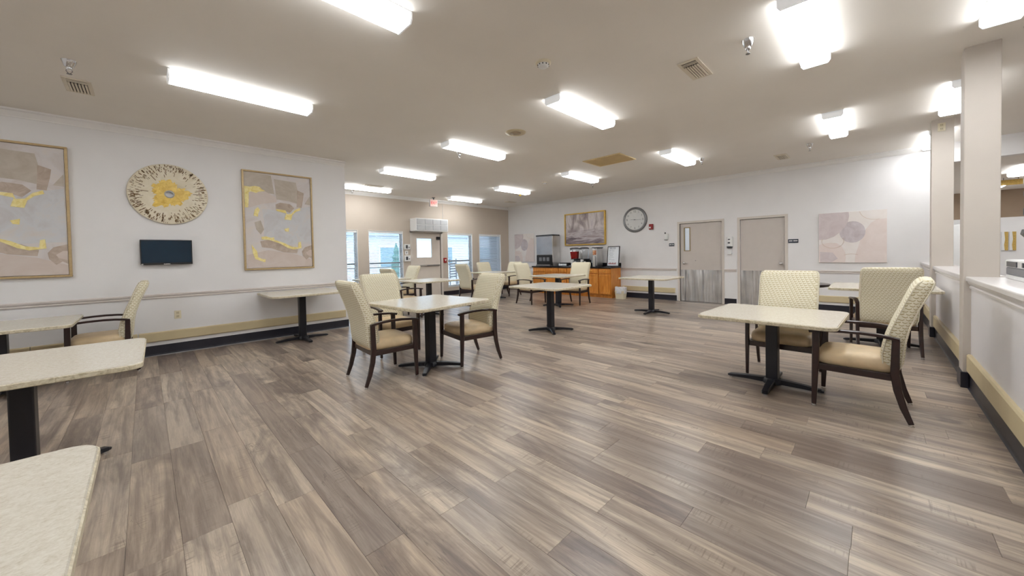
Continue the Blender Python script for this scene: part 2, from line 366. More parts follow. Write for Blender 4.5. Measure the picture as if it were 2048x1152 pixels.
# ================================================================== room shell
YL, XC, YW, XK, YH, ZC = 7.345, 2.80, 10.40, 10.30, -0.65, 3.22
XW, YS = -4.2, -6.0            # ends of the place outside the picture
WT = 0.16
def wallbox(name, mat, boxes, **k):
    b = B()
    for q in boxes: b.box(*q)
    return b.obj(name, mat, kind='structure', **k)
wallbox('wall_left', 'wall', [(XW, YL, 0, XC, YL+WT, ZC)])
wallbox('wall_return', 'wall', [(XC-WT, YL+WT, 0, XC, YW, ZC)])
WINX = [(3.185, 4.271), (4.590, 5.677), (7.345, 8.430), (8.760, 9.855)]; WZ0, WZ1 = 0.29, 2.14
DX0, DX1, DZ = 6.0, 7.06, 2.11
def back_boxes():
    out = []; x = XC-WT; y0, y1 = YW, YW+0.22
    ops = sorted([(a, b, WZ0, WZ1) for a, b in WINX]+[(DX0, DX1, 0, DZ)])
    for a, b, z0, z1 in ops:
        out.append((x, y0, 0, a, y1, ZC))
        if z0 > 0: out.append((a, y0, 0, b, y1, z0))
        out.append((a, y0, z1, b, y1, ZC)); x = b
    out.append((x, y0, 0, XK+WT, y1, ZC)); return out
wallbox('wall_back', 'wall_beige', back_boxes())
D1, D2 = (2.74, 3.77), (1.45, 2.34); DH = 2.10
KEND = -0.84
wallbox('wall_right', 'wall', [(XK, D1[1], 0, XK+WT, YW, ZC), (XK, D2[1], 0, XK+WT, D1[0], ZC), (XK, KEND, 0, XK+WT, D2[0], ZC),
        (XK, D1[0], DH, XK+WT, D1[1], ZC), (XK, D2[0], DH, XK+WT, D2[1], ZC), (XK, -6.0, 2.87, XK+WT, KEND, ZC), (XK, -6.0, 0, XK+WT, -3.6, 2.87)])
wallbox('wall_rear', 'wall', [(XW-WT, YS, 0, XW, YL+WT, ZC)])
wallbox('wall_front', 'wall', [(XW-WT, YS-WT, 0, XK+WT, YS, ZC)])
wallbox('ceiling', 'ceiling', [(XW-WT, YS-WT, ZC, XK+WT, YW+0.22, ZC+0.12)])
# back room seen past the half wall
RX = 16.7
wallbox('wall_far', 'wall', [(RX, -6.0, 0, RX+WT, 0.6, 2.115), ])
wallbox('wall_far_upper', 'wall_brown', [(RX, -6.0, 2.115, RX+WT, 0.6, 2.87)])
wallbox('wall_far_side', 'wall', [(XK+WT, -6.0-WT, 0, RX+WT, -6.0, 2.87), (XK+WT, 0.6, 0, RX+WT, 0.6+WT, 2.87)])
wallbox('ceiling_far', 'ceiling', [(XK+WT, -6.0-WT, 2.87, RX+WT, 0.6+WT, 2.99)])
# half wall
hw = wallbox('wall_half', 'halfwall', [(XW, YH-0.19, 0, XK, YH, 1.02)])
B().box(XW, YH-0.235, 1.02, 5.5, YH+0.035, 1.065, 0.008).box(5.70, YH-0.235, 1.02, 8.28, YH+0.035, 1.065, 0.008).box(8.48, YH-0.235, 1.02, XK, YH+0.035, 1.065, 0.008).obj('wall_half_cap', 'cap', hw)
def mould(name, mat, prof, a, b, ax, parent=None, kind='structure'):
    """extrude profile (d outward, z) along x or y; a/b = (wall coord, sign, start, end)"""
    bb = B(); w, sg = a
    fn = (lambda u, v, d: (d, w+sg*u, v)) if ax == 'x' else (lambda u, v, d: (w+sg*u, d, v))
    for s0, s1 in b: bb.prism(prof, fn, s0, s1)
    return bb.obj(name, mat, parent, kind=kind if parent is None else None)
capm = [(0, 0.955), (0.012, 0.955), (0.014, 0.972), (0.006, 0.98), (0.022, 1.005), (0.026, 1.02), (0, 1.02)]
mould('cap_moulding', 'cap', capm, (YH, 1), [(XW, 5.49), (5.71, 8.27), (8.49, XK)], 'x', hw)
# crown mouldings
crown = [(0, 3.125), (0.012, 3.125), (0.016, 3.14), (0.05, 3.19), (0.075, 3.2), (0.08, 3.219), (0, 3.219)]
mould('trim_1', 'trim', crown, (YL, -1), [(XW, XC)], 'x')
mould('trim_2', 'trim', crown, (YW, -1), [(XC, XK)], 'x')
mould('trim_3', 'trim', crown, (XK, -1), [(KEND, YW)], 'y')
# chair rails
rail = [(0, 0.822), (0.014, 0.822), (0.018, 0.835), (0.01, 0.845), (0.022, 0.86), (0.024, 0.878), (0.012, 0.888), (0, 0.888)]
mould('trim_4', 'rail', rail, (YL, -1), [(XW, XC)], 'x')
mould('trim_5', 'rail', rail, (XK, -1), [(YH, 1.40), (2.42, 2.69), (3.86, 5.52), (8.75, YW)], 'y')
# vinyl bumpers
bump = [(0, 0.205), (0.022, 0.205), (0.03, 0.215), (0.03, 0.33), (0.02, 0.343), (0, 0.343)]
mould('trim_6', 'bumper', bump, (YL, -1), [(-0.085, 2.74)], 'x')
mould('trim_7', 'bumper', bump, (YL, -1), [(XW, -1.02), (-1.012, -0.10)], 'x')
mould('trim_8', 'bumper', bump, (XK, -1), [(3.90, 5.48), (-0.6, 1.36), (8.6, 10.38)], 'y')
bump2 = [(0, 0.165), (0.022, 0.165), (0.03, 0.175), (0.03, 0.32), (0.02, 0.333), (0, 0.333)]
mould('trim_9', 'bumper', bump2, (YH, 1), [(XW, 5.46), (5.75, 8.24), (8.52, 10.25)], 'x')
# cove base
base = [(0, 0.0), (0.02, 0.0), (0.012, 0.01), (0.008, 0.03), (0.008, 0.143), (0.004, 0.148), (0, 0.148)]
mould('baseboard_left', 'base', base, (YL, -1), [(XW, XC)], 'x')
mould('baseboard_back', 'base', base, (YW, -1), [(XC, 5.92), (7.14, XK)], 'x')
mould('baseboard_right', 'base', base, (XK, -1), [(YH, 1.40), (2.42, 2.69), (3.86, 5.52), (8.75, YW)], 'y')
mould('baseboard_half', 'base', base, (YH, 1), [(XW, XK)], 'x')
caulk = [(0.012, 0.0), (0.028, 0.0), (0.02, 0.006), (0.013, 0.008)]
mould('trim_10', 'caulk', caulk, (YL, -1), [(XW, XC)], 'x')
# pillars rising from the half wall
for x, lab in ((5.50, 'tall square beige pillar rising through the half wall, the nearer one'), (8.28, 'square beige pillar farther along the half wall, outlet near its top'), (2.86, 'square beige pillar carrying the dispenser at the right picture edge')):
    p = thing('pillar', lab, 'pillar', (x, -0.60, 0), group='half wall pillars')
    B().box(0, -0.215, 0.148, 0.20, 0.0, ZC, 0.006).obj('shaft', 'pillar', p)
    B().box(-0.012, -0.04, 0.0, 0.212, 0.012, 0.15, 0.004).obj('base_cover', 'base', p)

# ------------------------------------------------------------------ floor of oak planks
floor = B().box(XW-WT, YS-WT, -0.12, RX+WT, YW+0.22, -0.012).obj('floor', plain('subfloor', rgb(60, 52, 46), 0.8), kind='structure')
PW, PL, G = 0.1925, 1.24, 0.0008
def plank_box(bb, x0, x1, y0, y1, low=False):
    c = 0.0009
    vs = [(x0, y0, -0.012), (x1, y0, -0.012), (x1, y1, -0.012), (x0, y1, -0.012),
          (x0, y0, -c), (x1, y0, -c), (x1, y1, -c), (x0, y1, -c), (x0+c, y0+c, 0), (x1-c, y0+c, 0), (x1-c, y1-c, 0), (x0+c, y1-c, 0)]
    fs = [(8, 9, 10, 11), (4, 5, 9, 8), (5, 6, 10, 9), (6, 7, 11, 10), (7, 4, 8, 11), (0, 1, 5, 4), (1, 2, 6, 5), (2, 3, 7, 6), (3, 0, 4, 7)]
    bb.add(vs, fs)
known = {0: 2.36, 2: 2.33, 3: 2.88, 1: 1.30, 5: 1.615, 4: 2.25, 6: 1.05, 7: 1.605, 8: 1.03}
planks = []
x = 0.09; cols = []
k0 = int((XW-0.09)/PW)-1
for kx in range(k0, int((RX-0.09)/PW)+1):
    xa, xb = 0.09+kx*PW, 0.09+(kx+1)*PW
    ymax = YW if xa > XC-0.1 else YL
    if xa > XK+0.1: ymax = 0.55
    xa, xb = max(xa, XW), min(xb, RX)
    if xb-xa < 0.02: continue
    y = known.get(kx, random.uniform(0, PL)); y -= PL*math.ceil((y-YS)/PL)
    while y < ymax:
        a, b = max(y, YS), min(y+PL, ymax); y += PL
        if b-a < 0.03: continue
        if xa > 10.25 and a > 0.5: continue
        planks.append((xa+G/2, xb-G/2, a+G/2, b-G/2))
def vis_area(p):
    q = [project((px, py, 0)) for px in (p[0], p[1]) for py in (p[2], p[3])]
    c = project(((p[0]+p[1])/2, (p[2]+p[3])/2, 0))
    pts = [a for a in q+[c] if a]
    if not pts or not any(-60 < a[0] < 2108 and 500 < a[1] < 1212 for a in pts): return 0
    d = math.hypot((p[0]+p[1])/2, (p[2]+p[3])/2); return 1.0/(d*d+0.3)*(p[1]-p[0])*(p[3]-p[2])
planks = [(vis_area(p), p) for p in planks]; planks.sort(key=lambda t: -t[0])
full = {}
for a, p in planks[:300]:
    w, l = round(p[1]-p[0], 4), round(p[3]-p[2], 4)
    if (w, l) not in full:
        bb = B(); plank_box(bb, 0, w, 0, l); full[(w, l)] = bb.mesh('plank'); full[(w, l)].materials.append(M['plank'])
    o = bpy.data.objects.new('plank', full[(w, l)]); COL.objects.link(o); o.location = (p[0], p[2], 0); o.parent = floor
bb = B(); pv = []
for a, p in planks[300:]:
    n0 = len(bb.f); plank_box(bb, *p); r = random.random(); pv += [r]*(len(bb.f)-n0)
o = bb.obj('farther_planks', 'plank_s', floor, kind='stuff')
at = o.data.attributes.new('pv', 'FLOAT', 'FACE'); at.data.foreach_set('value', pv)

# ================================================================== ceiling lights
def make_light():
    t = thing('ceiling_light', '-', 'ceiling light')
    L, W = 0.64, 0.108
    B().box(-L, -W+0.02, -0.02, L, W-0.02, 0).box(-L, -W-0.004, -0.006, L, W+0.004, 0).obj('housing', 'white', t)
    prof = [(-W, -0.008), (-W, -0.06), (-W+0.018, -0.084), (W-0.018, -0.084), (W, -0.06), (W, -0.008)]
    B().prism([(-W+0.0185, -0.03), (-W+0.0185, -0.0845), (W-0.0185, -0.0845), (W-0.0185, -0.03)], lambda u, v, d: (d, u, v), -L+0.012, L-0.012).obj('lens', 'lamp', t)
    for sg in (-1, 1): B().prism([(sg*W, -0.014), (sg*W, -0.06), (sg*(W-0.018), -0.084), (sg*(W-0.018), -0.014)], lambda u, v, d: (d, u, v), -L+0.012, L-0.012).obj('lens_side', 'lamp_side', t)
    cap = [(-W-0.004, -0.001), (-W-0.004, -0.06), (-W+0.016, -0.088), (W-0.016, -0.088), (W+0.004, -0.06), (W+0.004, -0.001)]
    for sg in (-1, 1): B().prism(cap, lambda u, v, d: (d, u, v), sg*L, sg*(L-0.013)).obj('end_cap', 'lamp_cap', t)
    return t
XS = (0.85, 4.08, 7.44); YR = (0.41, 2.70, 4.98, 7.34, 9.57)
LIGHTS = [(0.85, 4.93, 'long ceiling light above the gold disc and television wall'),
          (0.85, 2.61, 'nearest long ceiling light, cut by the top picture edge left of centre'),
          (4.08, 2.70, 'ceiling light beside the smoke detector, right of picture centre'),
          (4.14, 4.97, 'ceiling light above the three-chair table, left of the round speaker'),
          (4.19, 7.34, 'ceiling light next in line behind the corner of the white wall'),
          (4.22, 9.58, 'ceiling light partly behind the white wall corner, over the left windows'),
          (7.47, 7.34, 'small-looking ceiling light in the middle of the ceiling towards the far corner'),
          (7.47, 9.54, 'ceiling light just right of the exit sign'),
          (7.47, 5.03, 'ceiling light left of the tan ceiling grille'),
          (7.41, 2.72, 'ceiling light right of the tan ceiling grille, above the clock'),
          (4.02, 0.41, 'big bright ceiling light cut by the top picture edge right of centre'),
          (7.29, 0.41, 'ceiling light above the tilted fabric chairs, left of the pillars'),
          (4.27, -0.72, 'ceiling light cut by the upper right picture corner above the half wall'),
          (7.12, -0.73, 'ceiling light half hidden behind the nearer pillar'),
          (9.60, -0.73, 'ceiling light half hidden behind the farther pillar')]
extra = [(0.85, 0.41, 'ceiling light directly above the camera'), (-2.45, 0.41, 'ceiling light behind the camera beside the half wall'), (-2.45, 2.65, 'ceiling light left of the lower left table, outside the picture'), (-2.45, 4.95, 'ceiling light left of the left painting, outside the picture'),
         (0.85, -3.2, 'ceiling light behind the half wall opposite the camera'), (4.1, -3.2, 'ceiling light behind the half wall beyond the printer'), (7.4, -3.2, 'ceiling light behind the half wall beyond the two pillars'), (-2.45, -3.2, 'rearmost ceiling light behind the half wall')]
proto_light = make_light()
first = True
for q in LIGHTS + extra:
    o = proto_light if first else copy_tree(proto_light); first = False
    o.location = (q[0], q[1], ZC); o['label'] = q[2]; o['group'] = 'wraparound ceiling lights' if q in LIGHTS else 'ceiling lights outside the picture'
for q in ((12.3, -2.1, 'ceiling light in the back room seen right of the nearer pillar'), (14.9, -2.15, 'farther ceiling light in the back room beside the nearer pillar'), (12.3, -4.3, 'added back room ceiling light nearer the opening, out of view'), (14.9, -4.3, 'added unseen back room ceiling light deep in the hidden corner'), (14.9, -0.2, 'added unseen back room ceiling light above the tall white cabinet')):  # last three are unseen extra fixtures, added to brighten the back room
    o = copy_tree(proto_light); o.location = (q[0], q[1], 2.87); o['label'] = q[2]; o['group'] = 'back room ceiling lights'

# ================================================================== dining chairs
def make_chair():
    t = thing('dining_chair', '-', 'chair')
    # seat cushion: crowned top, softened edges
    def ring(z, gx, gy):
        out = []
        for k in range(32):
            a = 2*PI*k/32; c, s_ = math.cos(a), math.sin(a); e = 0.32
            out.append((0.03+gx*math.copysign(abs(c)**e, c), gy*math.copysign(abs(s_)**e, s_), z))
        return out
    rings = [ring(0.372, 0.235, 0.245), ring(0.378, 0.25, 0.262), ring(0.42, 0.256, 0.268), ring(0.452, 0.25, 0.262), ring(0.472, 0.232, 0.245), ring(0.484, 0.19, 0.2), ring(0.490, 0.12, 0.13), ring(0.492, 0.03, 0.03)]
    B().loft(rings).obj('seat', 'vinyl', t)
    # tall upholstered back, S-shaped in profile
    prof = [(0.395, -0.178, 0.018, 0.225), (0.405, -0.178, 0.036, 0.248), (0.45, -0.176, 0.052, 0.262), (0.52, -0.178, 0.057, 0.266), (0.62, -0.192, 0.052, 0.267), (0.74, -0.222, 0.046, 0.268),
            (0.87, -0.266, 0.043, 0.27), (0.98, -0.308, 0.045, 0.271), (1.045, -0.334, 0.046, 0.27), (1.082, -0.349, 0.041, 0.264), (1.103, -0.358, 0.028, 0.252), (1.111, -0.361, 0.010, 0.235)]
    rings = []
    for z, cx, th, w in prof:
        r = []
        for k in range(32):
            a = 2*PI*k/32; c, s_ = math.cos(a), math.sin(a); th_ = th*1.22
            r.append((cx-0.006+th_*math.copysign(abs(c)**0.75, c), w*math.copysign(abs(s_)**0.16, s_), z))
        rings.append(r)
    bk = B().loft(rings).obj('backrest', 'fabric', t)
    # piping round the front and back edges of the cushion
    for sg in (1, -1):
        pts = []
        for z, cx, th, w in prof[1:-1]: pts.append((cx-0.006+sg*th*0.98, w*0.985, z))
        pts2 = [(a, -b, c) for a, b, c in pts[::-1]]
        B().tube(pts+pts2, 0.0045, 6).obj('piping', plain('cream_piping', rgb(226, 218, 196), 0.8), bk)
    for sg in (-1, 1):
        y = 0.283*sg
        fl = B().tube([(0.272, y, 0.652), (0.276, y, 0.36), (0.286, y, 0.018)], 0, flat=[(0.018, 0.024), (0.018, 0.024), (0.013, 0.016)]).obj('leg', 'mahogany', t)
        B().cyl((0.286, y, 0.0), 'z', 0.017, 0.008, 12).cyl((0.286, y, 0.008), 'z', 0.012, 0.014, 12).obj('glide', 'chrome', fl)
        rl = B().tube([(-0.203, y, 0.648), (-0.200, y, 0.52), (-0.198, y, 0.38), (-0.212, y, 0.26), (-0.244, y, 0.13), (-0.284, y, 0.018)], 0,
                      flat=[(0.018, 0.022), (0.018, 0.024), (0.018, 0.026), (0.017, 0.024), (0.015, 0.021), (0.013, 0.016)]).obj('leg', 'mahogany', t)
        B().cyl((-0.285, y, 0.0), 'z', 0.017, 0.008, 12).cyl((-0.285, y, 0.008), 'z', 0.012, 0.014, 12).obj('glide', 'chrome', rl)
        arm = [(0.318, 0.646), (0.29, 0.651), (0.22, 0.663), (0.12, 0.671), (0.0, 0.673), (-0.10, 0.668), (-0.17, 0.659), (-0.222, 0.648)]
        B().tube([(a, y, z) for a, z in arm], 0, flat=(0.024, 0.0115)).obj('armrest', 'mahogany', t)
    sf = B()
    for sg in (-1, 1): sf.box(-0.2, 0.272*sg-0.012, 0.322, 0.272, 0.272*sg+0.012, 0.376, 0.003)
    sf.box(0.258, -0.262, 0.322, 0.282, 0.262, 0.376, 0.003).box(-0.208, -0.262, 0.322, -0.184, 0.262, 0.376, 0.003).box(-0.19, -0.26, 0.362, 0.26, 0.26, 0.372)
    sf.obj('seat_frame', 'mahogany', t)
    return t
CH = [(1.87, 3.98, -3, 'patterned cream dining chair on the left side of the three-chair table', 'chairs at the three-chair table'),
      (2.465, 4.93, -90, 'patterned cream dining chair behind the three-chair table, on its window side', 'chairs at the three-chair table'),
      (2.99, 3.765, 171, 'patterned cream dining chair on the right side of the three-chair table', 'chairs at the three-chair table'),
      (4.33, 0.075, 88, 'near right dining chair seen in profile beside the half wall', 'chairs at the near right table'),
      (4.89, 0.70, 180, 'dining chair facing the camera behind the near right table', 'chairs at the near right table'),
      (6.80, -0.09, 9, 'dining chair with its back to the camera at the half wall table', 'chairs at the right wall'),
      (-0.37, 6.79, 180, 'dining chair below the television, facing left at the left wall table', 'chairs at the left wall'),
      (8.10, 5.68, 186, 'dining chair in front of the oak cabinets, right side of its table', 'chairs by the drink counter'),
      (7.47, 6.72, -90, 'dining chair below the ice machine, left end of the drink counter table', 'chairs by the drink counter'),
      (8.50, 8.62, 182, 'dining chair at the far corner table, against the white wall', 'chairs at the far corner table'),
      (6.75, 8.40, 0, 'far corner dining chair seen from behind, before the window right of the door', 'chairs at the far corner table'),
      (8.30, 9.32, -90, 'dining chair in front of the closed-blind window at the far corner table', 'chairs at the far corner table'),
      (3.96, 7.32, 0, 'shaded dining chair back seen against the large left window', 'chairs by the left windows'),
      (4.85, 8.95, 180, 'dining chair below the wall intercoms, left of the exterior door', 'chairs by the left windows')]
proto = make_chair()
for i, (x, y, a, lab, grp) in enumerate(CH):
    o = proto if i == 0 else copy_tree(proto)
    o.location = (x, y, 0); o.rotation_euler = (0, 0, math.radians(a)); o['label'] = lab; o['group'] = grp

# ================================================================== tables
def rounded(s, r, n=7):
    out = []
    for cx, cy, a0 in ((1, 1, 0), (-1, 1, 90), (-1, -1, 180), (1, -1, 270)):
        for k in range(n): a = math.radians(a0+90*k/(n-1)); out.append((cx*(s-r)+r*math.cos(a), cy*(s-r)+r*math.sin(a)))
    return out
def make_table(x, y, rot, h, brot, label, s=1.07):
    t = thing('pedestal_table', label, 'table', (x, y, 0), math.radians(rot), 'square pedestal tables')
    hs = s/2; P0 = rounded(hs, 0.075)
    def ring(off, z): return [(a*(1-off/hs), b*(1-off/hs), z) for a, b in P0]
    top = B().loft([ring(0.004, h-0.005), ring(0.0075, h)], smooth=False).obj('table_top', 'laminate', t)
    B().loft([ring(0.005, h-0.036), ring(0.0, h-0.031), ring(0.0, h-0.008), ring(0.004, h-0.0045)], smooth=False).obj('edge_band', 'lam_edge', top)
    B().box(-0.05, -0.05, 0.05, 0.05, 0.05, h-0.04, 0.008).obj('column', 'tablebase', t)
    B().box(-0.2, -0.2, h-0.046, 0.2, 0.2, h-0.036, 0.003).box(-0.26, -0.03, h-0.06, 0.26, 0.03, h-0.046).box(-0.03, -0.26, h-0.06, 0.03, 0.26, h-0.046).obj('mounting_plate', 'tablebase', t)
    base = B()
    base.lathe((0, 0, 0.022), 'z', [(0.085, 0.0), (0.085, 0.03), (0.07, 0.05)], 16)
    base.obj('base_hub', 'tablebase', t)
    for k in range(4):
        a = math.radians(brot+90*k); c, s_ = math.cos(a), math.sin(a)
        f = B().tube([(0.05*c, 0.05*s_, 0.045), (0.22*c, 0.22*s_, 0.040), (0.375*c, 0.375*s_, 0.028), (0.395*c, 0.395*s_, 0.024)], 0, flat=[(0.036, 0.024), (0.03, 0.02), (0.026, 0.014), (0.018, 0.008)]).obj('base_arm', 'tablebase', t)
        B().cyl((0.365*c, 0.365*s_, 0.0), 'z', 0.018, 0.018, 12).obj('leveling_foot', 'chrome', f)
    return t
TB = [(2.442, 3.86, 5, 0.812, 41, 'square cream table with three chairs around it, left of centre'),
      (4.414, 0.725, -2, 0.722, 2, 'square cream table at the right in front, with two chairs'),
      (5.006, 4.042, 0, 0.808, 47, 'square cream table without chairs in the middle of the room'),
      (7.532, 5.824, 0, 0.803, 45, 'square cream table with two chairs in front of the oak cabinets'),
      (7.92, 3.52, 0, 0.80, 2, 'square cream table standing alone left of the doors'),
      (4.62, 7.32, 0, 0.81, 20, 'square cream table before the exterior door, window light on it'),
      (4.15, 8.72, 0, 0.82, 45, 'square cream table under the left windows, its corner behind the white wall'),
      (1.832, 6.79, 0, 0.805, 2, 'square cream table pushed against the left wall under the right painting'),
      (-1.086, 6.46, 0, 0.722, 30, 'square cream table at the left wall under the left painting'),
      (-0.55, 3.70, -1, 0.745, 33, 'square cream table at the left picture edge below the facing chair'),
      (-0.652, 1.295, 0, 0.772, 45, 'nearest cream table in the lower left picture corner'),
      (7.60, 8.40, 0, 0.83, 45, 'square cream table in the far corner with three chairs'),
      (7.24, -0.07, 0, 0.815, 2, 'square cream table against the half wall behind the profile chair')]
for q in TB: make_table(*q)

sd = thing('side_table', 'dark round side table mostly hidden behind the chair facing the camera', 'table', (7.97, 0.87, 0))
B().lathe((0, 0, 0.715), 'z', [(0.30, 0), (0.35, 0.012), (0.36, 0.035), (0.355, 0.05)], 48).obj('table_top', 'mahogany', sd)
B().lathe((0, 0, 0.03), 'z', [(0.05, 0), (0.04, 0.1), (0.032, 0.35), (0.04, 0.6), (0.08, 0.685)], 20).obj('column', 'mahogany', sd)
B().lathe((0, 0, 0), 'z', [(0.22, 0), (0.22, 0.012), (0.08, 0.035)], 32).obj('foot_plate', 'mahogany', sd)

# ================================================================== left wall: art, television, outlet
def frame_boxes(b, x0, x1, z0, z1, w, y0, y1):
    b.box(x0, y0, z0, x1, y1, z0+w, 0.004).box(x0, y0, z1-w, x1, y1, z1, 0.004).box(x0, y0, z0+w, x0+w, y1, z1-w, 0.004).box(x1-w, y0, z0+w, x1, y1, z1-w, 0.004); return b
SH = [('canvas_blue', [(250, 430), (500, 440), (760, 370), (762, 780), (480, 800), (400, 770), (260, 720), (270, 560)]),
      ('canvas_taupe', [(85, 70), (350, 80), (380, 270), (260, 262), (140, 262), (90, 215)]),
      ('canvas_pink', [(135, 265), (290, 250), (390, 300), (400, 350), (250, 380), (130, 425), (95, 430)]),
      ('canvas_taupe', [(380, 112), (610, 125), (625, 200), (620, 352), (520, 330), (400, 322)]),
      ('canvas_brown', [(620, 205), (695, 232), (685, 300), (665, 392), (612, 390), (618, 300)]),
      ('canvas_brown', [(390, 375), (440, 352), (540, 362), (585, 402), (535, 455), (460, 425), (390, 418)]),
      ('canvas_taupe', [(700, 350), (760, 260), (762, 355)]),
      ('canvas_taupe', [(175, 570), (235, 548), (265, 640), (232, 692), (190, 640)]),
      ('canvas_pink', [(95, 900), (300, 850), (600, 900), (768, 960), (770, 1030), (98, 1032)]),
      ('canvas_brown', [(225, 762), (300, 745), (400, 770), (520, 800), (610, 842), (600, 888), (450, 872), (330, 830), (240, 822)]),
      ('canvas_brown', [(655, 865), (688, 822), (766, 798), (769, 950), (735, 930), (700, 956), (662, 912)]),
      ('canvas_pink', [(700, 880), (740, 850), (768, 850), (769, 920), (715, 905)]),
      ('leaf', [(87, 212), (140, 215), (190, 203), (235, 208), (255, 230), (290, 245), (225, 258), (200, 274), (150, 262), (130, 272), (128, 340), (120, 422), (90, 426)]),
      ('leaf', [(182, 440), (212, 415), (230, 442), (215, 478), (208, 512), (168, 503)]),
      ('leaf', [(390, 424), (490, 430), (503, 470), (550, 464), (590, 420), (645, 394), (652, 420), (600, 440), (562, 476), (545, 532), (475, 526), (495, 462), (400, 442)]),
      ('leaf', [(470, 628), (520, 614), (516, 656), (482, 652)]),
      ('leaf', [(235, 716), (280, 710), (330, 722), (362, 718), (364, 744), (400, 755), (470, 778), (540, 815), (612, 822), (618, 768), (645, 762), (650, 830), (560, 845), (500, 828), (420, 782), (310, 745), (240, 742)]),
      ('leaf', [(140, 795), (165, 830), (190, 862), (197, 920), (235, 940), (272, 946), (264, 976), (210, 955), (170, 940), (150, 880)])]
def leaf_painting(x0, label):
    x1, z0, z1 = x0+1.045, 1.185, 2.835; yb = YL-0.004
    t = thing('framed_painting', label, 'painting', (x0, YL-0.02, z0), group='framed gold leaf paintings')
    dx, dz = x0, z0
    frame_boxes(B(), 0, 1.045, 0, z1-z0, 0.026, -0.032, 0.018).obj('frame', 'frame_gold', t)
    cv = B().box(0.03, -0.012, 0.03, 1.015, 0.012, z1-z0-0.03).obj('canvas', 'canvas_bg', t)
    W, Hh = 0.985, z1-z0-0.06
    for i, (mt, poly) in enumerate(SH):
        pts = [(0.03+min(max((px-88)/(767-88), 0.0), 1.0)*W, z1-z0-0.03-min(max((py-68)/(1032-68), 0.0), 1.0)*Hh) for px, py in poly]
        d = -0.0125-0.0004*i
        B().prism(pts, lambda u, v, q: (u, q, v), d, -0.0118).obj('gold_leaf_patch' if mt == 'leaf' else 'paint_patch', mt, cv)
    return t
leaf_painting(-1.70, 'tall gold leaf painting at the left picture edge')
leaf_painting(1.15, 'tall gold leaf painting right of the television')
# round wall disc
dc = thing('wall_disc', 'round cream and gold wall disc above the television', 'wall decor', (0.285, YL-0.025, 2.335))
R = 0.435
B().lathe((0, -0.018, 0), 'y', [(0.052, 0.012), (0.06, 0.0), (R-0.012, 0.0), (R, 0.008), (R, 0.03), (0.052, 0.03), (0.052, 0.012)], 72, caps=False).obj('dish', 'disc', dc)
gl = []
for k in range(90):
    a = 2*PI*k/90; f = 0.190+0.020*math.sin(5*a+0.5)+0.026*math.sin(3*a+1.9)+0.014*math.sin(13*a)+random.uniform(-0.02, 0.02)
    gl.append((f*math.cos(a), f*math.sin(a)))
gi = [(0.056*math.cos(2*PI*k/90), 0.056*math.sin(2*PI*k/90)) for k in range(90)]
b = B(); b.loft([[(x, -0.0205, z) for x, z in gi], [(x, -0.0205, z) for x, z in gl], [(x, -0.017, z) for x, z in gl]], caps=False, smooth=False); b.obj('gold_flower', 'disc_gold', dc)
b = B()
for k in range(420):
    a = random.uniform(0, 2*PI); r1 = R-0.006-abs(random.gauss(0, 0.062)); l = random.uniform(0.014, 0.045)*(2.2 if random.random() < 0.08 else 1); w = random.uniform(0.0018, 0.005)
    c, s_ = math.cos(a), math.sin(a); r2 = max(r1-l, 0.22)
    P = [(r1*c-w*s_, r1*s_+w*c), (r1*c+w*s_, r1*s_-w*c), (r2*c+w*s_, r2*s_-w*c), (r2*c-w*s_, r2*s_+w*c)]
    b.add([(x, -0.0192, z) for x, z in P], [(0, 1, 2, 3)])
b.obj('umber_flecks', 'disc_fleck', dc, kind='stuff')
B().lathe((0, -0.022, 0), 'y', [(0.042, 0.0), (0.055, 0.0), (0.055, 0.03), (0.042, 0.03), (0.042, 0)], 32, caps=False).obj('hub_ring', 'disc_metal', dc)
# television
tv = thing('television', 'small black flat television on the left wall below the disc', 'television', (0.235, YL-0.05, 1.49))
B().box(-0.275, -0.03, -0.178, 0.275, 0.02, 0.178, 0.006).obj('body', 'black', tv)
B().box(-0.262, -0.0325, -0.150, 0.262, -0.0295, 0.166).obj('screen', 'tv_screen', tv)
B().box(-0.04, -0.034, -0.177, 0.03, -0.028, -0.165, 0.002).obj('badge', 'chrome', tv)
B().box(-0.268, -0.033, -0.177, -0.247, -0.028, -0.163, 0.002).obj('sticker', 'white', tv)
B().box(-0.1, 0.02, -0.1, 0.1, 0.048, 0.1).obj('wall_bracket', 'black', tv)
def outlet(loc, face, label):
    """face: unit outward normal in plan"""
    t = thing('wall_outlet', label, 'outlet', loc, math.atan2(face[1], face[0]), 'wall outlets')
    B().box(0, -0.038, -0.06, 0.007, 0.038, 0.06, 0.003).obj('cover_plate', 'cream', t)
    for dz in (-0.026, 0.026):
        r = B().box(0.006, -0.017, dz-0.019, 0.0095, 0.017, dz+0.019, 0.003).obj('receptacle', plain('ivory', rgb(206, 194, 164), 0.4), t)
        B().box(0.009, -0.009, dz-0.002, 0.0102, -0.006, dz+0.010).box(0.009, 0.006, dz-0.002, 0.0102, 0.009, dz+0.010).obj('slots', 'black', r)
outlet((0.325, YL-0.001, 0.565), (0, -1), 'cream wall outlet on the left wall below the television')
outlet((4.465, YW-0.001, 0.60), (0, -1), 'cream wall outlet between the two left windows')
outlet((8.279, -0.695, 3.10), (-1, 0), 'cream outlet high on the farther pillar')
outlet((XK-0.001, 4.60, 0.55), (-1, 0), 'cream wall outlet above the bumper right of the drink counter')

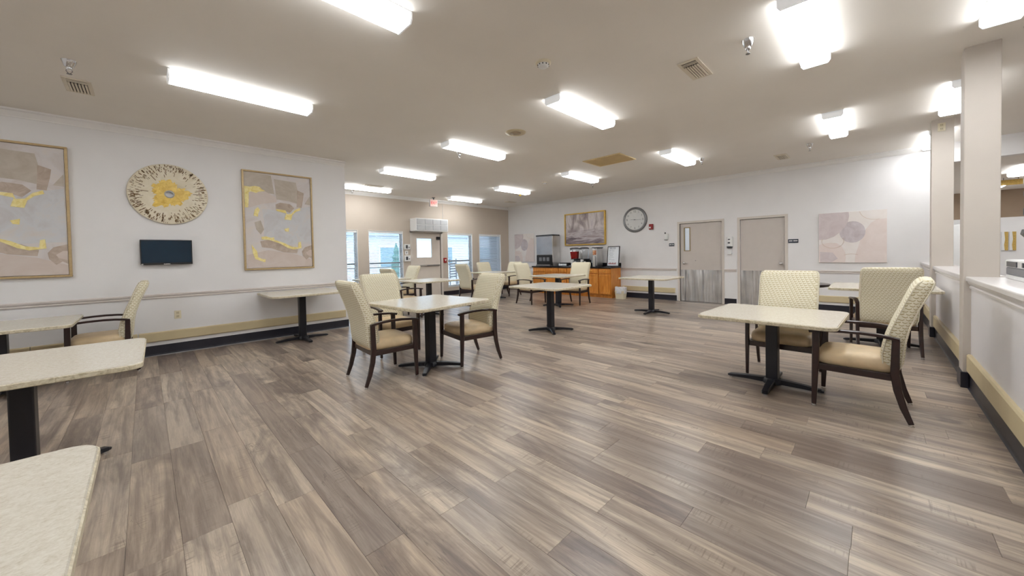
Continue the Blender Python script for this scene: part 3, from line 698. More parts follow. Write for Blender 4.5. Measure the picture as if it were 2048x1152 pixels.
# ================================================================== window wall
def window(i, x0, x1, closed):
    w = struct('window_%d' % i, (x0, YW, WZ0)); W, Hh = x1-x0, WZ1-WZ0
    f = frame_boxes(B(), 0.0, W, 0.0, Hh, 0.045, 0.12, 0.20).obj('frame', 'white', w)
    B().box(0.03, 0.155, 0.03, W-0.03, 0.161, Hh-0.03).obj('pane', 'glass', w)
    B().box(0.04, 0.14, 0.865, W-0.04, 0.175, 0.895).box(0.04, 0.14, 0.745, W-0.04, 0.172, 0.765).obj('meeting_rail', 'steel', w)
    B().box(-0.012, -0.012, -0.02, W+0.012, 0.12, 0.0, 0.004).obj('sill', 'trim', w)
    lin = B()
    lin.box(-0.001, -0.006, 0, 0.012, 0.12, Hh).box(W-0.012, -0.006, 0, W+0.001, 0.12, Hh).box(0.012, -0.006, Hh-0.012, W-0.012, 0.12, Hh+0.001); lin.obj('jamb_lining', 'trim', w)
    B().box(0.018, 0.012, Hh-0.075, W-0.018, 0.07, Hh-0.014, 0.004).obj('blind_headrail', 'white', w)
    n = 38; ang = math.radians(44 if closed else 15); me = None
    for k in range(n):
        z = Hh-0.10-k*0.0445
        if z < 0.03: break
        if me is None:
            c, s_ = math.cos(ang)*0.024, math.sin(ang)*0.024
            bb = B().add([(0.02, -c, -s_), (W-0.02, -c, -s_), (W-0.02, c, s_), (0.02, c, s_), (0.02, -c, -s_+0.003), (W-0.02, -c, -s_+0.003), (W-0.02, c, s_+0.003), (0.02, c, s_+0.003)],
                         [(0, 3, 2, 1), (4, 5, 6, 7), (0, 1, 5, 4), (1, 2, 6, 5), (2, 3, 7, 6), (3, 0, 4, 7)])
            me = bb.mesh('blind_slat'); me.materials.append(M['slat'])
        o = bpy.data.objects.new('blind_slat', me); COL.objects.link(o); o.location = (0, 0.042, z); o.parent = w
    zb = Hh-0.10-(k)*0.0445
    B().box(0.02, 0.022, 0.004, W-0.02, 0.062, 0.022, 0.003).obj('bottom_rail', 'white', w)
    for q in (0.2, 0.8): B().tube([(W*q, 0.016, 0.02), (W*q, 0.016, Hh-0.08)], 0.0018, 5).obj('ladder_cord', 'white', w)
for i, (a, b_) in enumerate(WINX): window(i+1, a, b_, i == 3)
# exterior door
d3 = struct('door_3', (DX0, YW, 0)); W = DX1-DX0
B().box(-0.08, -0.012, 0, 0.0, 0.2, DZ+0.07).box(W, -0.012, 0, W+0.08, 0.2, DZ+0.07).box(-0.08, -0.012, DZ, W+0.08, 0.2, DZ+0.07).obj('frame', 'door_frame', d3)
lf = B()
wx0, wx1, wz0, wz1 = 0.165, 0.725, 1.315, 1.935
lf.box(0.006, 0.02, 0.01, W-0.006, 0.065, wz0).box(0.006, 0.02, wz1, W-0.006, 0.065, DZ-0.006).box(0.006, 0.02, wz0, wx0, 0.065, wz1).box(wx1, 0.02, wz0, W-0.006, 0.065, wz1)
leaf3 = lf.obj('door_leaf', 'ext_door', d3)
B().box(wx0, 0.038, wz0, wx1, 0.044, wz1).obj('glazing', 'glass', leaf3)
frame_boxes(B(), wx0-0.02, wx1+0.02, wz0-0.02, wz1+0.02, 0.025, 0.012, 0.022).obj('glazing_bead', 'ext_door', leaf3)
B().box(0.03, -0.03, 1.03, W-0.06, 0.02, 1.075, 0.006).obj('push_bar', 'steel', leaf3)
B().box(0.05, -0.04, 1.035, 0.5, -0.03, 1.07, 0.004).obj('push_pad', 'chrome', leaf3)
B().box(W-0.16, -0.05, 1.90, W-0.05, 0.02, 2.0, 0.006).obj('door_closer', 'black', leaf3)
# air curtain over the door
ac = thing('air_curtain', 'white louvred air curtain box mounted above the exterior door', 'air curtain', (5.93, YW-0.001, 2.15))
B().box(0.0, -0.36, 0.0, 1.20, 0.0, 0.40, 0.008).obj('casing', 'white', ac)
for r in range(2):
    for c in range(4):
        x0 = 0.035+c*0.287; z0 = 0.03+r*0.178
        g = B().box(x0, -0.368, z0, x0+0.27, -0.358, z0+0.162, 0.002).obj('louvre_panel', plain('light_grey_louvre', rgb(176, 178, 182), 0.4), ac)
        lb = B()
        for k in range(9): lb.box(x0+0.01, -0.372, z0+0.012+k*0.017, x0+0.26, -0.366, z0+0.019+k*0.017)
        lb.obj('louvre_blades', 'white', g)
cord = B().tube([(7.17, YW-0.012, 3.12), (7.168, YW-0.012, 2.9), (7.16, YW-0.012, 2.56)], 0.006, 6).obj('conduit', 'trim', label='thin white conduit running from the crown down to the air curtain', cat='conduit')
# intercoms beside the door
for z, h, lab in ((1.66, 0.17, 'upper white intercom box left of the exterior door'), (1.30, 0.19, 'lower white keypad box left of the exterior door')):
    t = thing('wall_intercom', lab, 'intercom', (5.80, YW-0.001, z), group='boxes beside the exterior door')
    B().box(-0.1, -0.05, -h/2, 0.1, 0, h/2, 0.008).obj('case', 'white', t)
    B().box(-0.06, -0.055, -0.05, 0.01, -0.049, 0.055, 0.003).obj('keypad', 'dark_grey', t)
    B().box(0.03, -0.054, -0.03, 0.075, -0.049, 0.0, 0.002).obj('label_strip', 'grey', t)
t = thing('light_switch', 'small switch plate between the two intercom boxes', 'switch', (5.79, YW-0.001, 1.48))
B().box(-0.05, -0.012, -0.06, 0.05, 0, 0.06, 0.004).obj('plate', 'white', t); B().box(-0.02, -0.02, -0.03, 0.0, -0.011, 0.03, 0.003).obj('toggle', 'grey', t)
t = thing('pull_station', 'red fire pull station right of the exterior door', 'fire alarm', (7.215, YW-0.001, 1.205))
B().box(-0.06, -0.045, -0.085, 0.06, 0, 0.085, 0.01).obj('case', 'red', t)
B().prism([(-0.035, 0.03), (0.035, 0.03), (0.0, -0.035)], lambda u, v, d: (u, d, v), -0.052, -0.044).obj('handle', 'white', t)
# exit sign
ex = thing('exit_sign', 'lit red exit sign hanging from the ceiling before the exterior door', 'exit sign', (6.55, 9.98, ZC))
B().box(-0.15, -0.03, -0.29, 0.13, 0.03, -0.07, 0.004).obj('case', 'white', ex)
B().cyl((0, 0, -0.075), 'z', 0.02, 0.075, 12).cyl((0, 0, -0.012), 'z', 0.055, 0.012, 16).obj('canopy', 'dark_grey', ex)
B().box(-0.14, -0.033, -0.28, 0.12, -0.029, -0.08).obj('face', 'exit', ex)
text_mesh('lettering', 'EXIT', 0.115, 'exit_l', ex, (-0.01, -0.0345, -0.18), (1, 0, 0), (0, 0, 1))

# ================================================================== clock wall
def wall_door(idx, y0, y1, hinge_left, window=None):
    """y0<y1; leaf set in the frame, seen from -x"""
    d = struct('door_%d' % idx, (XK, y0, 0)); W = y1-y0
    B().box(-0.014, -0.055, 0, 0.14, 0.0, DH+0.055).box(-0.014, W, 0, 0.14, W+0.055, DH+0.055).box(-0.014, 0, DH, 0.14, W, DH+0.055).obj('frame', 'door_frame', d)
    b = B()
    if window:
        a, c, z0, z1 = window
        b.box(0.03, 0.005, 0.012, 0.075, W-0.005, z0).box(0.03, 0.005, z1, 0.075, W-0.005, DH-0.005).box(0.03, 0.005, z0, 0.075, a, z1).box(0.03, c, z0, 0.075, W-0.005, z1)
    else: b.box(0.03, 0.005, 0.012, 0.075, W-0.005, DH-0.005)
    lf = b.obj('door_leaf', 'door', d)
    if window:
        B().box(0.05, a, z0, 0.056, c, z1).obj('vision_pane', 'glass', lf)
        fb = B()
        for p in ((a-0.02, z0-0.02, c+0.02, z0), (a-0.02, z1, c+0.02, z1+0.02), (a-0.02, z0, a, z1), (c, z0, c+0.02, z1)): fb.box(0.022, p[0], p[1], 0.032, p[2], p[3])
        fb.obj('vision_frame', plain('brass_brown', rgb(150, 130, 86), 0.35, 0.4), lf)
        B().cyl((0.026, W*0.62, 1.10), 'x', 0.012, 0.006, 12).obj('peephole', 'steel', lf)
    B().box(0.024, 0.012, 0.018, 0.031, W-0.012, 0.855).obj('kick_plate', 'stainless', lf)
    yl = W-0.09 if window else 0.075
    h = B().cyl((0.031, yl, 1.03), 'x', -0.012, 0.012, 16)
    h = B().cyl((0.018, yl, 1.03), 'x', 0.036, 0.014, 18)
    sg = -1 if window else 1
    h.cyl((-0.025, yl, 1.03), 'x', 0.013, 0.045, 12)
    if window: h.tube([(-0.022, yl, 1.03), (-0.026, yl+sg*0.05, 1.032), (-0.02, yl+sg*0.12, 1.028)], 0.011, 8)
    else: h.lathe((-0.062, yl, 1.03), 'x', [(0.012, 0), (0.03, 0.006), (0.034, 0.02), (0.024, 0.036), (0.014, 0.042)], 18)
    h.obj('lever' if window else 'knob', 'chrome', lf)
    B().box(0.0, -0.03, 0.0, 0.12, W+0.03, 0.012).obj('threshold', 'steel', d)
wall_door(1, D1[0], D1[1], True, (0.785, 0.91, 1.375, 1.975))
wall_door(2, D2[0], D2[1], False)
# rooms behind the doors are closed off by a plain passage
wallbox('wall_passage', 'wall', [(XK+1.6, 1.0, 0, XK+1.7, 4.4, 2.87), (XK+WT, 4.3, 0, XK+1.6, 4.4, 2.87), (XK+WT, 1.0, 0, XK+1.6, 1.1, 2.87)])
wallbox('ceiling_passage', 'ceiling', [(XK+WT, 1.0, 2.87, XK+1.7, 4.4, 2.95)])
o = copy_tree(proto_light); o.location = (XK+0.82, 3.2, 2.87); o['label'] = 'ceiling light in the passage behind the door with the narrow pane'; o['group'] = 'ceiling lights outside the picture'
# round clock
ck = thing('wall_clock', 'large round silver wall clock on the white wall', 'clock', (XK-0.001, 5.04, 2.315))
RC = 0.37
B().lathe((-0.05, 0, 0), 'x', [(RC-0.065, 0.016), (RC-0.05, 0.0), (RC-0.02, -0.004), (RC, 0.016), (RC, 0.05), (RC-0.07, 0.05)], 64, caps=False).obj('bezel', plain('pewter', rgb(128, 128, 130), 0.3, 0.8), ck)
B().cyl((-0.034, 0, 0), 'x', RC-0.055, 0.03, 64).obj('dial', 'clock_face', ck)
for h in range(1, 13):
    a = math.radians(90-30*h); r = RC-0.125
    text_mesh('numeral', str(h), 0.085 if h % 3 == 0 else 0.062, 'clock_ink', ck, (-0.0352, -r*math.cos(a), r*math.sin(a)), (0, -1, 0), (0, 0, 1))
tk = B()
for k in range(60):
    a = 2*PI*k/60; r = RC-0.075; tk.tube([(-0.0355, r*math.cos(a), r*math.sin(a)), (-0.0355, (r-(0.02 if k % 5 == 0 else 0.01))*math.cos(a), (r-(0.02 if k % 5 == 0 else 0.01))*math.sin(a))], 0.0016, 4)
tk.obj('minute_marks', 'clock_ink', ck)
B().tube([(-0.038, -0.03, 0.0), (-0.038, 0.13, 0.012)], 0, flat=(0.005, 0.002)).obj('hour_hand', 'clock_ink', ck)
B().tube([(-0.040, 0.04, 0.0), (-0.040, -0.20, -0.01)], 0, flat=(0.004, 0.002)).obj('minute_hand', 'clock_ink', ck)
B().cyl((-0.043, 0, 0), 'x', 0.012, 0.008, 14).obj('hand_cap', 'clock_ink', ck)
# alarm, thermostat, plaques, dispenser
t = thing('fire_strobe', 'red fire alarm strobe right of the clock', 'fire alarm', (XK-0.001, 4.552, 2.075))
B().box(-0.05, -0.058, -0.078, 0, 0.058, 0.078, 0.008).obj('case', 'red', t); B().box(-0.062, 0.0, -0.045, -0.048, 0.045, 0.0, 0.006).obj('flash_lens', 'white', t)
t = thing('wall_dispenser', 'small white wall box with a black knob left of the door with the narrow pane', 'dispenser', (XK-0.001, 4.12, 1.78))
B().box(-0.06, -0.05, -0.09, 0, 0.05, 0.07, 0.008).obj('case', 'white', t); B().lathe((-0.03, 0.03, 0.07), 'z', [(0.016, 0), (0.02, 0.015), (0.012, 0.035), (0.006, 0.045)], 12).obj('knob', 'black', t); B().box(-0.075, -0.04, -0.1, 0, 0.045, -0.088, 0.003).obj('tray', 'grey', t)
def plaque(y, z, w, h, label, n):
    t = thing('door_plaque', label, 'sign', (XK-0.001, y, z), group='small navy door plaques')
    B().box(-0.012, -w/2, -h/2, 0, w/2, h/2, 0.003).obj('plate', 'navy', t)
    b = B(); k = 0; u = -w/2+0.018
    while u < w/2-0.02:
        ww = random.uniform(0.008, 0.014)
        if k != n: b.box(-0.0135, -u-ww, -0.008, -0.0115, -u, 0.016)
        u += ww+0.004; k += 1
    b.obj('raised_letters', 'white', t)
plaque(3.985, 1.54, 0.14, 0.085, 'navy plaque left of the door with the narrow pane', 4)
plaque(1.298, 1.538, 0.185, 0.085, 'navy plaque right of the plain door', 4)
def sanitizer(loc, ang, label):
    t = thing('sanitizer_dispenser', label, 'dispenser', loc, ang, 'white hand sanitizer dispensers')
    B().loft([[(x*1.0, y*s1, z) for x, y in ((0, -0.065), (0.06, -0.065), (0.085, -0.045), (0.09, 0), (0.085, 0.045), (0.06, 0.065), (0, 0.065))] for z, s1 in ((-0.02, 1.0), (0.02, 1.05), (0.15, 1.05), (0.20, 0.98), (0.215, 0.9))], smooth=False).obj('case', 'white', t)
    B().loft([[(x*s0, y*s1, z) for x, y in ((0, -0.06), (0.07, -0.06), (0.1, -0.03), (0.1, 0.03), (0.07, 0.06), (0, 0.06))] for z, s1, s0 in ((-0.07, 0.75, 0.8), (-0.04, 1.0, 1.0), (-0.018, 1.0, 0.95))], smooth=False).obj('push_bar', 'dark_grey', t)
    B().box(0.086, -0.03, 0.05, 0.0925, 0.02, 0.085, 0.002).box(0.086, -0.025, 0.14, 0.0925, 0.02, 0.165, 0.002).obj('window_marks', 'dark_grey', t)
    B().box(0, -0.04, -0.20, 0.02, 0.04, -0.07, 0.003).box(0, -0.045, -0.215, 0.075, 0.045, -0.2, 0.004).obj('drip_tray', 'white', t)
sanitizer((XK-0.001, 2.555, 1.475), PI, 'white hand sanitizer dispenser on the wall between the two doors')
sanitizer((2.955, -0.599, 1.45), PI/2, 'white dispenser on the pillar at the right picture edge')
# frameless abstract prints
def arc(cx, cy, rx, ry, a0, a1, n=28): return [(cx+rx*math.cos(math.radians(a0+(a1-a0)*k/n)), cy+ry*math.sin(math.radians(a0+(a1-a0)*k/n))) for k in range(n+1)]
def blob_print(yl, w, z0, h, label):
    """yl: left edge in view (larger y); u right, v up in 0..1"""
    t = thing('canvas_print', label, 'painting', (XK-0.001, yl, z0), group='abstract blush canvas prints')
    cv = B().box(-0.035, -w, 0, 0, 0, h, 0.003).obj('canvas', 'c2_bg', t)
    def patch(mt, poly, d, nm='paint_patch'):
        B().prism([(min(max(u, 0.004), 0.996), min(max(v, 0.004), 0.996)) for u, v in poly], lambda u, v, q: (q, -u*w, v*h), -0.0352-d, -0.0345).obj(nm, mt, cv)
    patch('c2_pink', [(0.62, 0.0), (1, 0.0), (1, 0.83), (0.86, 0.82), (0.78, 0.76), (0.72, 0.66), (0.66, 0.55), (0.6, 0.3), (0.56, 0.15), (0.55, 0.0)], 0.0003)
    patch('c2_grey', arc(0.515, 0.60, 0.19, 0.21, 0, 360), 0.0006)
    patch('c2_mauve', [(0, 1), (0.46, 1), (0.47, 0.92), (0.45, 0.8), (0.40, 0.7), (0.33, 0.60), (0.24, 0.52), (0.12, 0.47), (0, 0.46)], 0.0009)
    patch('c2_pink', [(0, 0), (0.41, 0), (0.42, 0.1), (0.41, 0.2), (0.36, 0.32), (0.28, 0.39), (0.18, 0.40), (0.08, 0.385), (0, 0.36)], 0.0009)
    patch('c2_mauve', [(0.02, 0.0), (0.2, 0.0), (0.3, 0.08), (0.22, 0.2), (0.02, 0.22)], 0.0011)
    for a in (arc(0.22, 0.43, 0.17, 0.14, 160, 385), arc(0.84, 1.02, 0.22, 0.2, 190, 285), arc(0.5, 0.05, 0.2, 0.12, 60, 120)):
        pts = [(-0.037, -min(max(u, 0.004), 0.996)*w, min(max(v, 0.004), 0.996)*h) for u, v in a]
        B().tube(pts, 0.0022, 5).obj('drawn_line', 'c2_line', cv)
blob_print(10.03, 1.0, 1.075, 1.06, 'abstract blush canvas print in the far corner left of the ice machine')
blob_print(0.855, 1.03, 1.055, 1.05, 'abstract blush canvas print on the white wall above the fabric chairs')
# gold framed storm painting
st = thing('framed_painting', 'wide gold framed stormy grey painting above the drink counter', 'painting', (XK-0.001, 6.795, 2.16))
fw, fh = 1.57, 1.075
b = B()
for q in ((-fw/2, -fh/2, fw/2, -fh/2+0.035), (-fw/2, fh/2-0.035, fw/2, fh/2), (-fw/2, -fh/2+0.035, -fw/2+0.035, fh/2-0.035), (fw/2-0.035, -fh/2+0.035, fw/2, fh/2-0.035)): b.box(-0.075, q[0], q[1], 0, q[2], q[3], 0.004)
b.obj('frame', 'bright_gold', st)
B().box(-0.05, -fw/2+0.04, -fh/2+0.04, -0.01, fw/2-0.04, fh/2-0.04).obj('canvas', 'storm', st)

# ------------------------------------------------------------------ drink counter
CY0, CY1, CX = 5.53, 8.60, 9.69
units = [(5.53, 5.93), (5.93, 6.42), (6.42, 7.12), (7.12, 7.45), (7.45, 8.02), (8.02, 8.60)]
UL = ['oak cabinet unit at the right end of the drink counter beside the bin', 'oak cabinet unit second from the right end of the drink counter', 'wide oak cabinet unit behind the right drink counter chair', 'narrow oak cabinet unit in the middle of the drink counter', 'oak cabinet unit below the black counter left of the middle', 'oak cabinet unit at the left end below the ice machine']
for (a, b_), lab in zip(units, UL):
    t = thing('cabinet_unit', lab, 'cabinet', (CX, a, 0), group='oak cabinet units of the drink counter'); W = b_-a
    B().box(0.02, 0.0005, 0.09, 0.60, W-0.0005, 0.888).box(0.06, 0.0005, 0, 0.60, W-0.0005, 0.09).obj('carcass', 'oak', t)
    dr = B().box(-0.012, 0.025, 0.735, 0.022, W-0.025, 0.865, 0.004).box(-0.018, 0.05, 0.755, 0.004, W-0.05, 0.845, 0.003).obj('drawer', 'oak', t)
    B().lathe((-0.046, W/2, 0.80), 'x', [(0.006, 0), (0.016, 0.004), (0.016, 0.012), (0.007, 0.018), (0.007, 0.03)], 14).obj('knob', 'bright_gold', dr)
    n = 2 if W > 0.6 else 1
    for k in range(n):
        y0 = 0.02+k*(W-0.02)/n; y1 = (k+1)*(W-0.02)/n
        dd = B().box(-0.004, y0, 0.115, 0.022, y1, 0.71, 0.004).obj('cabinet_door', 'oak', t)
        B().box(-0.018, y0, 0.115, 0.0, y0+0.055, 0.71, 0.003).box(-0.018, y1-0.055, 0.115, 0.0, y1, 0.71, 0.003).box(-0.018, y0+0.055, 0.115, 0.0, y1-0.055, 0.17, 0.003).box(-0.018, y0+0.055, 0.655, 0.0, y1-0.055, 0.71, 0.003).obj('door_rails', 'oak', dd)
        B().lathe((-0.046, y0+0.03 if k else y1-0.03, 0.65), 'x', [(0.006, 0), (0.016, 0.004), (0.016, 0.012), (0.007, 0.018), (0.007, 0.03)], 14).obj('knob', 'bright_gold', dd)
ct = thing('countertop', 'long black countertop of the drink counter with low backsplash', 'countertop', (CX, CY0, 0.889))
B().box(-0.03, -0.02, 0, 0.608, CY1-CY0+0.02, 0.046, 0.006).obj('slab', 'black_granite', ct)
B().box(0.588, -0.02, 0.047, 0.608, CY1-CY0+0.02, 0.148, 0.004).obj('backsplash', 'black_granite', ct)
ZT = 0.936
# ice machine
im = thing('ice_machine', 'stainless countertop ice and water machine at the left of the drink counter', 'ice machine', (9.86, 7.82, ZT))
B().box(0.0, 0, 0.12, 0.40, 0.74, 1.07, 0.01).box(0.02, 0, 0.0, 0.40, 0.74, 0.12).obj('cabinet', 'stainless', im)
B().box(-0.012, 0.02, 0.40, 0.0, 0.72, 1.055, 0.006).obj('front_panel', plain('blue_steel', rgb(188, 194, 204), 0.26, 0.7), im)
B().box(-0.014, 0.02, 0.02, 0.0, 0.72, 0.385, 0.004).obj('dispense_bay', 'black', im)
for k in range(3): B().box(-0.03, 0.14+k*0.17, 0.17, -0.012, 0.26+k*0.17, 0.30, 0.006).obj('dispense_chute', 'grey', im)
B().box(-0.10, 0.06, 0.0, 0.0, 0.68, 0.05, 0.006).obj('drip_tray', 'steel', im)
B().box(-0.016, 0.0, 1.03, 0.40, 0.74, 1.085, 0.006).obj('lid', 'dark_grey', im)
# beverage dispensers
def bev(y, juice, label):
    t = thing('beverage_dispenser', label, 'drink dispenser', (9.98, y, ZT), group='countertop beverage dispensers')
    B().box(-0.17, -0.14, 0, 0.17, 0.14, 0.03, 0.008).box(0.02, -0.13, 0.03, 0.17, 0.13, 0.20, 0.008).obj('base', 'grey' if juice else 'black', t)
    B().box(-0.12, -0.10, 0.20, 0.15, 0.10, 0.24, 0.01).obj('bowl_seat', 'black', t)
    def rg(z, s1): return [(0.0+x*s1, y_*s1, z) for x, y_ in ((-0.14, -0.105), (-0.10, -0.135), (0.03, -0.135), (0.06, -0.105), (0.06, 0.105), (0.03, 0.135), (-0.10, 0.135), (-0.14, 0.105))]
    bw = B().loft([rg(0.24, 0.80), rg(0.40, 0.93), rg(0.56, 1.02)], smooth=False).obj('bowl', 'clear', t)
    if juice: B().loft([rg(0.245, 0.77), rg(0.40, 0.905), rg(0.475, 0.95)], smooth=False).obj('drink', 'juice', bw)
    B().loft([rg(0.56, 1.05), rg(0.585, 1.03), rg(0.61, 0.6)], smooth=False).obj('lid', 'dark_grey', t)
    B().box(-0.20, -0.03, 0.16, -0.12, 0.03, 0.22, 0.006).tube([(-0.19, 0, 0.16), (-0.19, 0, 0.10)], 0.012, 8).obj('tap', 'white', t)
    for k in (-1, 1): B().lathe((-0.10, 0.06*k, 0.03), 'z', [(0.028, 0), (0.034, 0.12), (0.037, 0.13)], 14).obj('front_panel', 'white', t)
    return t
bev(6.98, True, 'beverage dispenser filled with red juice')
bev(6.61, False, 'empty clear beverage dispenser beside the red juice')
# cups stacked left of the dispensers are dark glasses in a rack
rk = thing('cup_rack', 'low rack of dark and white cups on the black counter', 'cup rack', (9.78, 7.35, ZT))
B().box(-0.05, -0.16, 0, 0.05, 0.16, 0.02, 0.003).obj('tray', 'dark_grey', rk)
for k in range(5): B().lathe((0, -0.128+k*0.064, 0.02), 'z', [(0.022, 0), (0.028, 0.06), (0.026, 0.06), (0.02, 0.005)], 12).obj('cup', 'paper', rk)
# tea urn
tu = thing('tea_urn', 'tall stainless tea urn with a brown label on the drink counter', 'tea urn', (9.93, 6.16, ZT))
B().box(-0.10, -0.085, 0.0, 0.26, 0.085, 0.57, 0.03).obj('body', 'stainless', tu)
B().box(-0.11, -0.095, 0.57, 0.27, 0.095, 0.595, 0.008).obj('lid', 'black', tu)
B().box(-0.104, -0.06, 0.36, -0.099, 0.06, 0.50).obj('label', 'snack', tu)
B().tube([(-0.10, 0, 0.10), (-0.15, 0, 0.10), (-0.155, 0, 0.07)], 0.012, 8).obj('tap', 'black', tu)
B().cyl((-0.13, -0.0, 0.0), 'z', 0.052, 0.32, 20).obj('side_canister', 'chrome', tu)
# menu board
mb = thing('menu_board', 'black framed menu sheet standing at the right end of the drink counter', 'menu board', (9.86, 5.75, ZT+0.009), math.radians(-6))
H_, W_ = 0.60, 0.42; tl = 0.07
def tilt(u, v, d): return (d+v*tl/H_*1.0, -u, v)
def tb(b, u0, v0, u1, v1, d0, d1): b.prism([(u0, v0), (u1, v0), (u1, v1), (u0, v1)], tilt, d0, d1); return b
b = B(); [tb(b, *q, -0.012, 0.012) for q in ((0, 0, W_, 0.022), (0, H_-0.022, W_, H_), (0, 0.022, 0.02, H_-0.022), (W_-0.02, 0.022, W_, H_-0.022))]; b.obj('frame', 'black', mb)
b = B(); tb(b, 0.02, 0.022, W_-0.02, H_-0.022, -0.005, 0.005); sh = b.obj('sheet', 'paper', mb)
b = B()
for v, u0, u1, hh in ((0.535, 0.07, 0.17, 0.018), (0.535, 0.19, 0.29, 0.018), (0.50, 0.06, 0.27, 0.008), (0.46, 0.05, 0.13, 0.01), (0.455, 0.15, 0.24, 0.01), (0.40, 0.06, 0.2, 0.006), (0.36, 0.06, 0.22, 0.006), (0.31, 0.09, 0.2, 0.008), (0.27, 0.06, 0.24, 0.006), (0.21, 0.05, 0.14, 0.008), (0.19, 0.15, 0.26, 0.006)): tb(b, u0, v, u1, v+hh, -0.0065, -0.005)
b.obj('printed_lines', 'ink', sh)
b = B()
for k in range(9): tb(b, 0.05+k*0.03, 0.06, 0.073+k*0.03, 0.095+0.01*(k % 3), -0.0065, -0.005)
b.obj('printed_footer', 'ink_red', sh)
B().tube([(0.13, -0.2, 0.0), (0.05, -0.2, 0.42)], 0.008, 6).obj('easel_strut', 'black', mb)
# bin with a clear bag
tr = thing('waste_bin', 'small cream waste bin with a clear bag beside the oak cabinets', 'bin', (9.80, 5.27, 0))
def rr(z, a, c): return [(x*a, y_*c, z) for x, y_ in ((-1, -0.8), (-0.8, -1), (0.8, -1), (1, -0.8), (1, 0.8), (0.8, 1), (-0.8, 1), (-1, 0.8))]
B().loft([rr(0.0, 0.10, 0.12), rr(0.24, 0.125, 0.145)], smooth=False).obj('tub', 'cream', tr)
rings = []
for z, q in ((0.16, 1.08), (0.20, 1.13), (0.26, 1.16), (0.32, 1.16), (0.345, 1.13), (0.33, 1.0), (0.27, 0.9)):
    rings.append([((0.126+random.uniform(-.006, .006))*q*math.cos(a), (0.148+random.uniform(-.008, .008))*q*math.sin(a), z+random.uniform(-.012, .012)) for a in [2*PI*k/22 for k in range(22)]])
B().loft(rings, caps=False).obj('bag', 'bag', tr)

# ================================================================== half wall equipment, back room
pr = thing('label_printer', 'grey and white printer on the half wall cap right of the nearer pillar', 'printer', (4.78, -1.02, 1.066), math.radians(0))
B().box(-0.05, -0.2, 0.0, 0.56, 0.2, 0.035, 0.006).obj('foot', 'white', pr)
B().box(-0.06, -0.19, 0.035, 0.55, 0.20, 0.10, 0.01).obj('lower_body', 'grey', pr)
B().box(-0.06, -0.2, 0.10, 0.55, 0.205, 0.165, 0.012).obj('upper_body', 'white', pr)
B().box(-0.04, 0.205, 0.112, 0.0, 0.212, 0.15, 0.002).box(0.16, 0.205, 0.108, 0.46, 0.212, 0.152, 0.002).obj('display', 'dark_grey', pr)
B().box(-0.08, -0.16, 0.178, 0.22, 0.16, 0.20, 0.008).box(0.0, -0.1, 0.165, 0.14, 0.1, 0.178).obj('paper_tray', 'white', pr)
dk = thing('work_counter', 'white work counter behind the half wall carrying the printer', 'counter', (4.4, -1.24, 0))
B().box(-0.6, -0.35, 1.02, 1.04, 0.345, 1.064, 0.004).obj('counter_top', 'cap', dk)
B().box(-0.58, -0.33, 0, 1.02, 0.32, 1.02).obj('counter_body', 'halfwall', dk)
for y, lab in ((-2.54, 'left one of two small gold and white pictures in the back room'), (-2.67, 'right one of two small gold and white pictures in the back room')):
    t = thing('small_picture', lab, 'picture', (RX-0.001, y, 1.46), group='small back room pictures')
    B().box(-0.04, -0.055, -0.255, 0, 0.055, 0.255, 0.004).obj('panel', 'white', t)
    B().prism([(-0.055, -0.255), (0.0, -0.255), (0.012, -0.1), (-0.004, 0.05), (0.01, 0.255), (-0.055, 0.255)], lambda u, v, d: (d, u, v), -0.043, -0.039).obj('gold_half', 'gold', t)
cb = thing('refrigerator', 'tall white cabinet in the back room glimpsed between the pillars', 'refrigerator', (15.9, -2.05, 0))
B().box(0, 0, 0.03, 0.68, 0.62, 1.95, 0.01).obj('body', 'white', cb); B().box(-0.03, 0.01, 0.75, -0.001, 0.61, 1.94, 0.008).obj('upper_door', 'white', cb); B().box(-0.03, 0.01, 0.04, -0.001, 0.61, 0.74, 0.008).obj('lower_door', 'grey', cb); B().box(-0.06, 0.54, 0.9, -0.03, 0.57, 1.4, 0.006).obj('handle', 'steel', cb)
bm_ = thing('hanging_sign', 'brown wooden sign board under the back room ceiling', 'sign', (13.75, -2.17, 2.87))
B().box(-0.02, -0.16, -0.17, 0.02, 0.16, -0.05, 0.004).obj('board', 'gold', bm_); B().cyl((0, -0.1, -0.05), 'z', 0.006, 0.05, 8).cyl((0, 0.1, -0.05), 'z', 0.006, 0.05, 8).obj('hangers', 'steel', bm_)

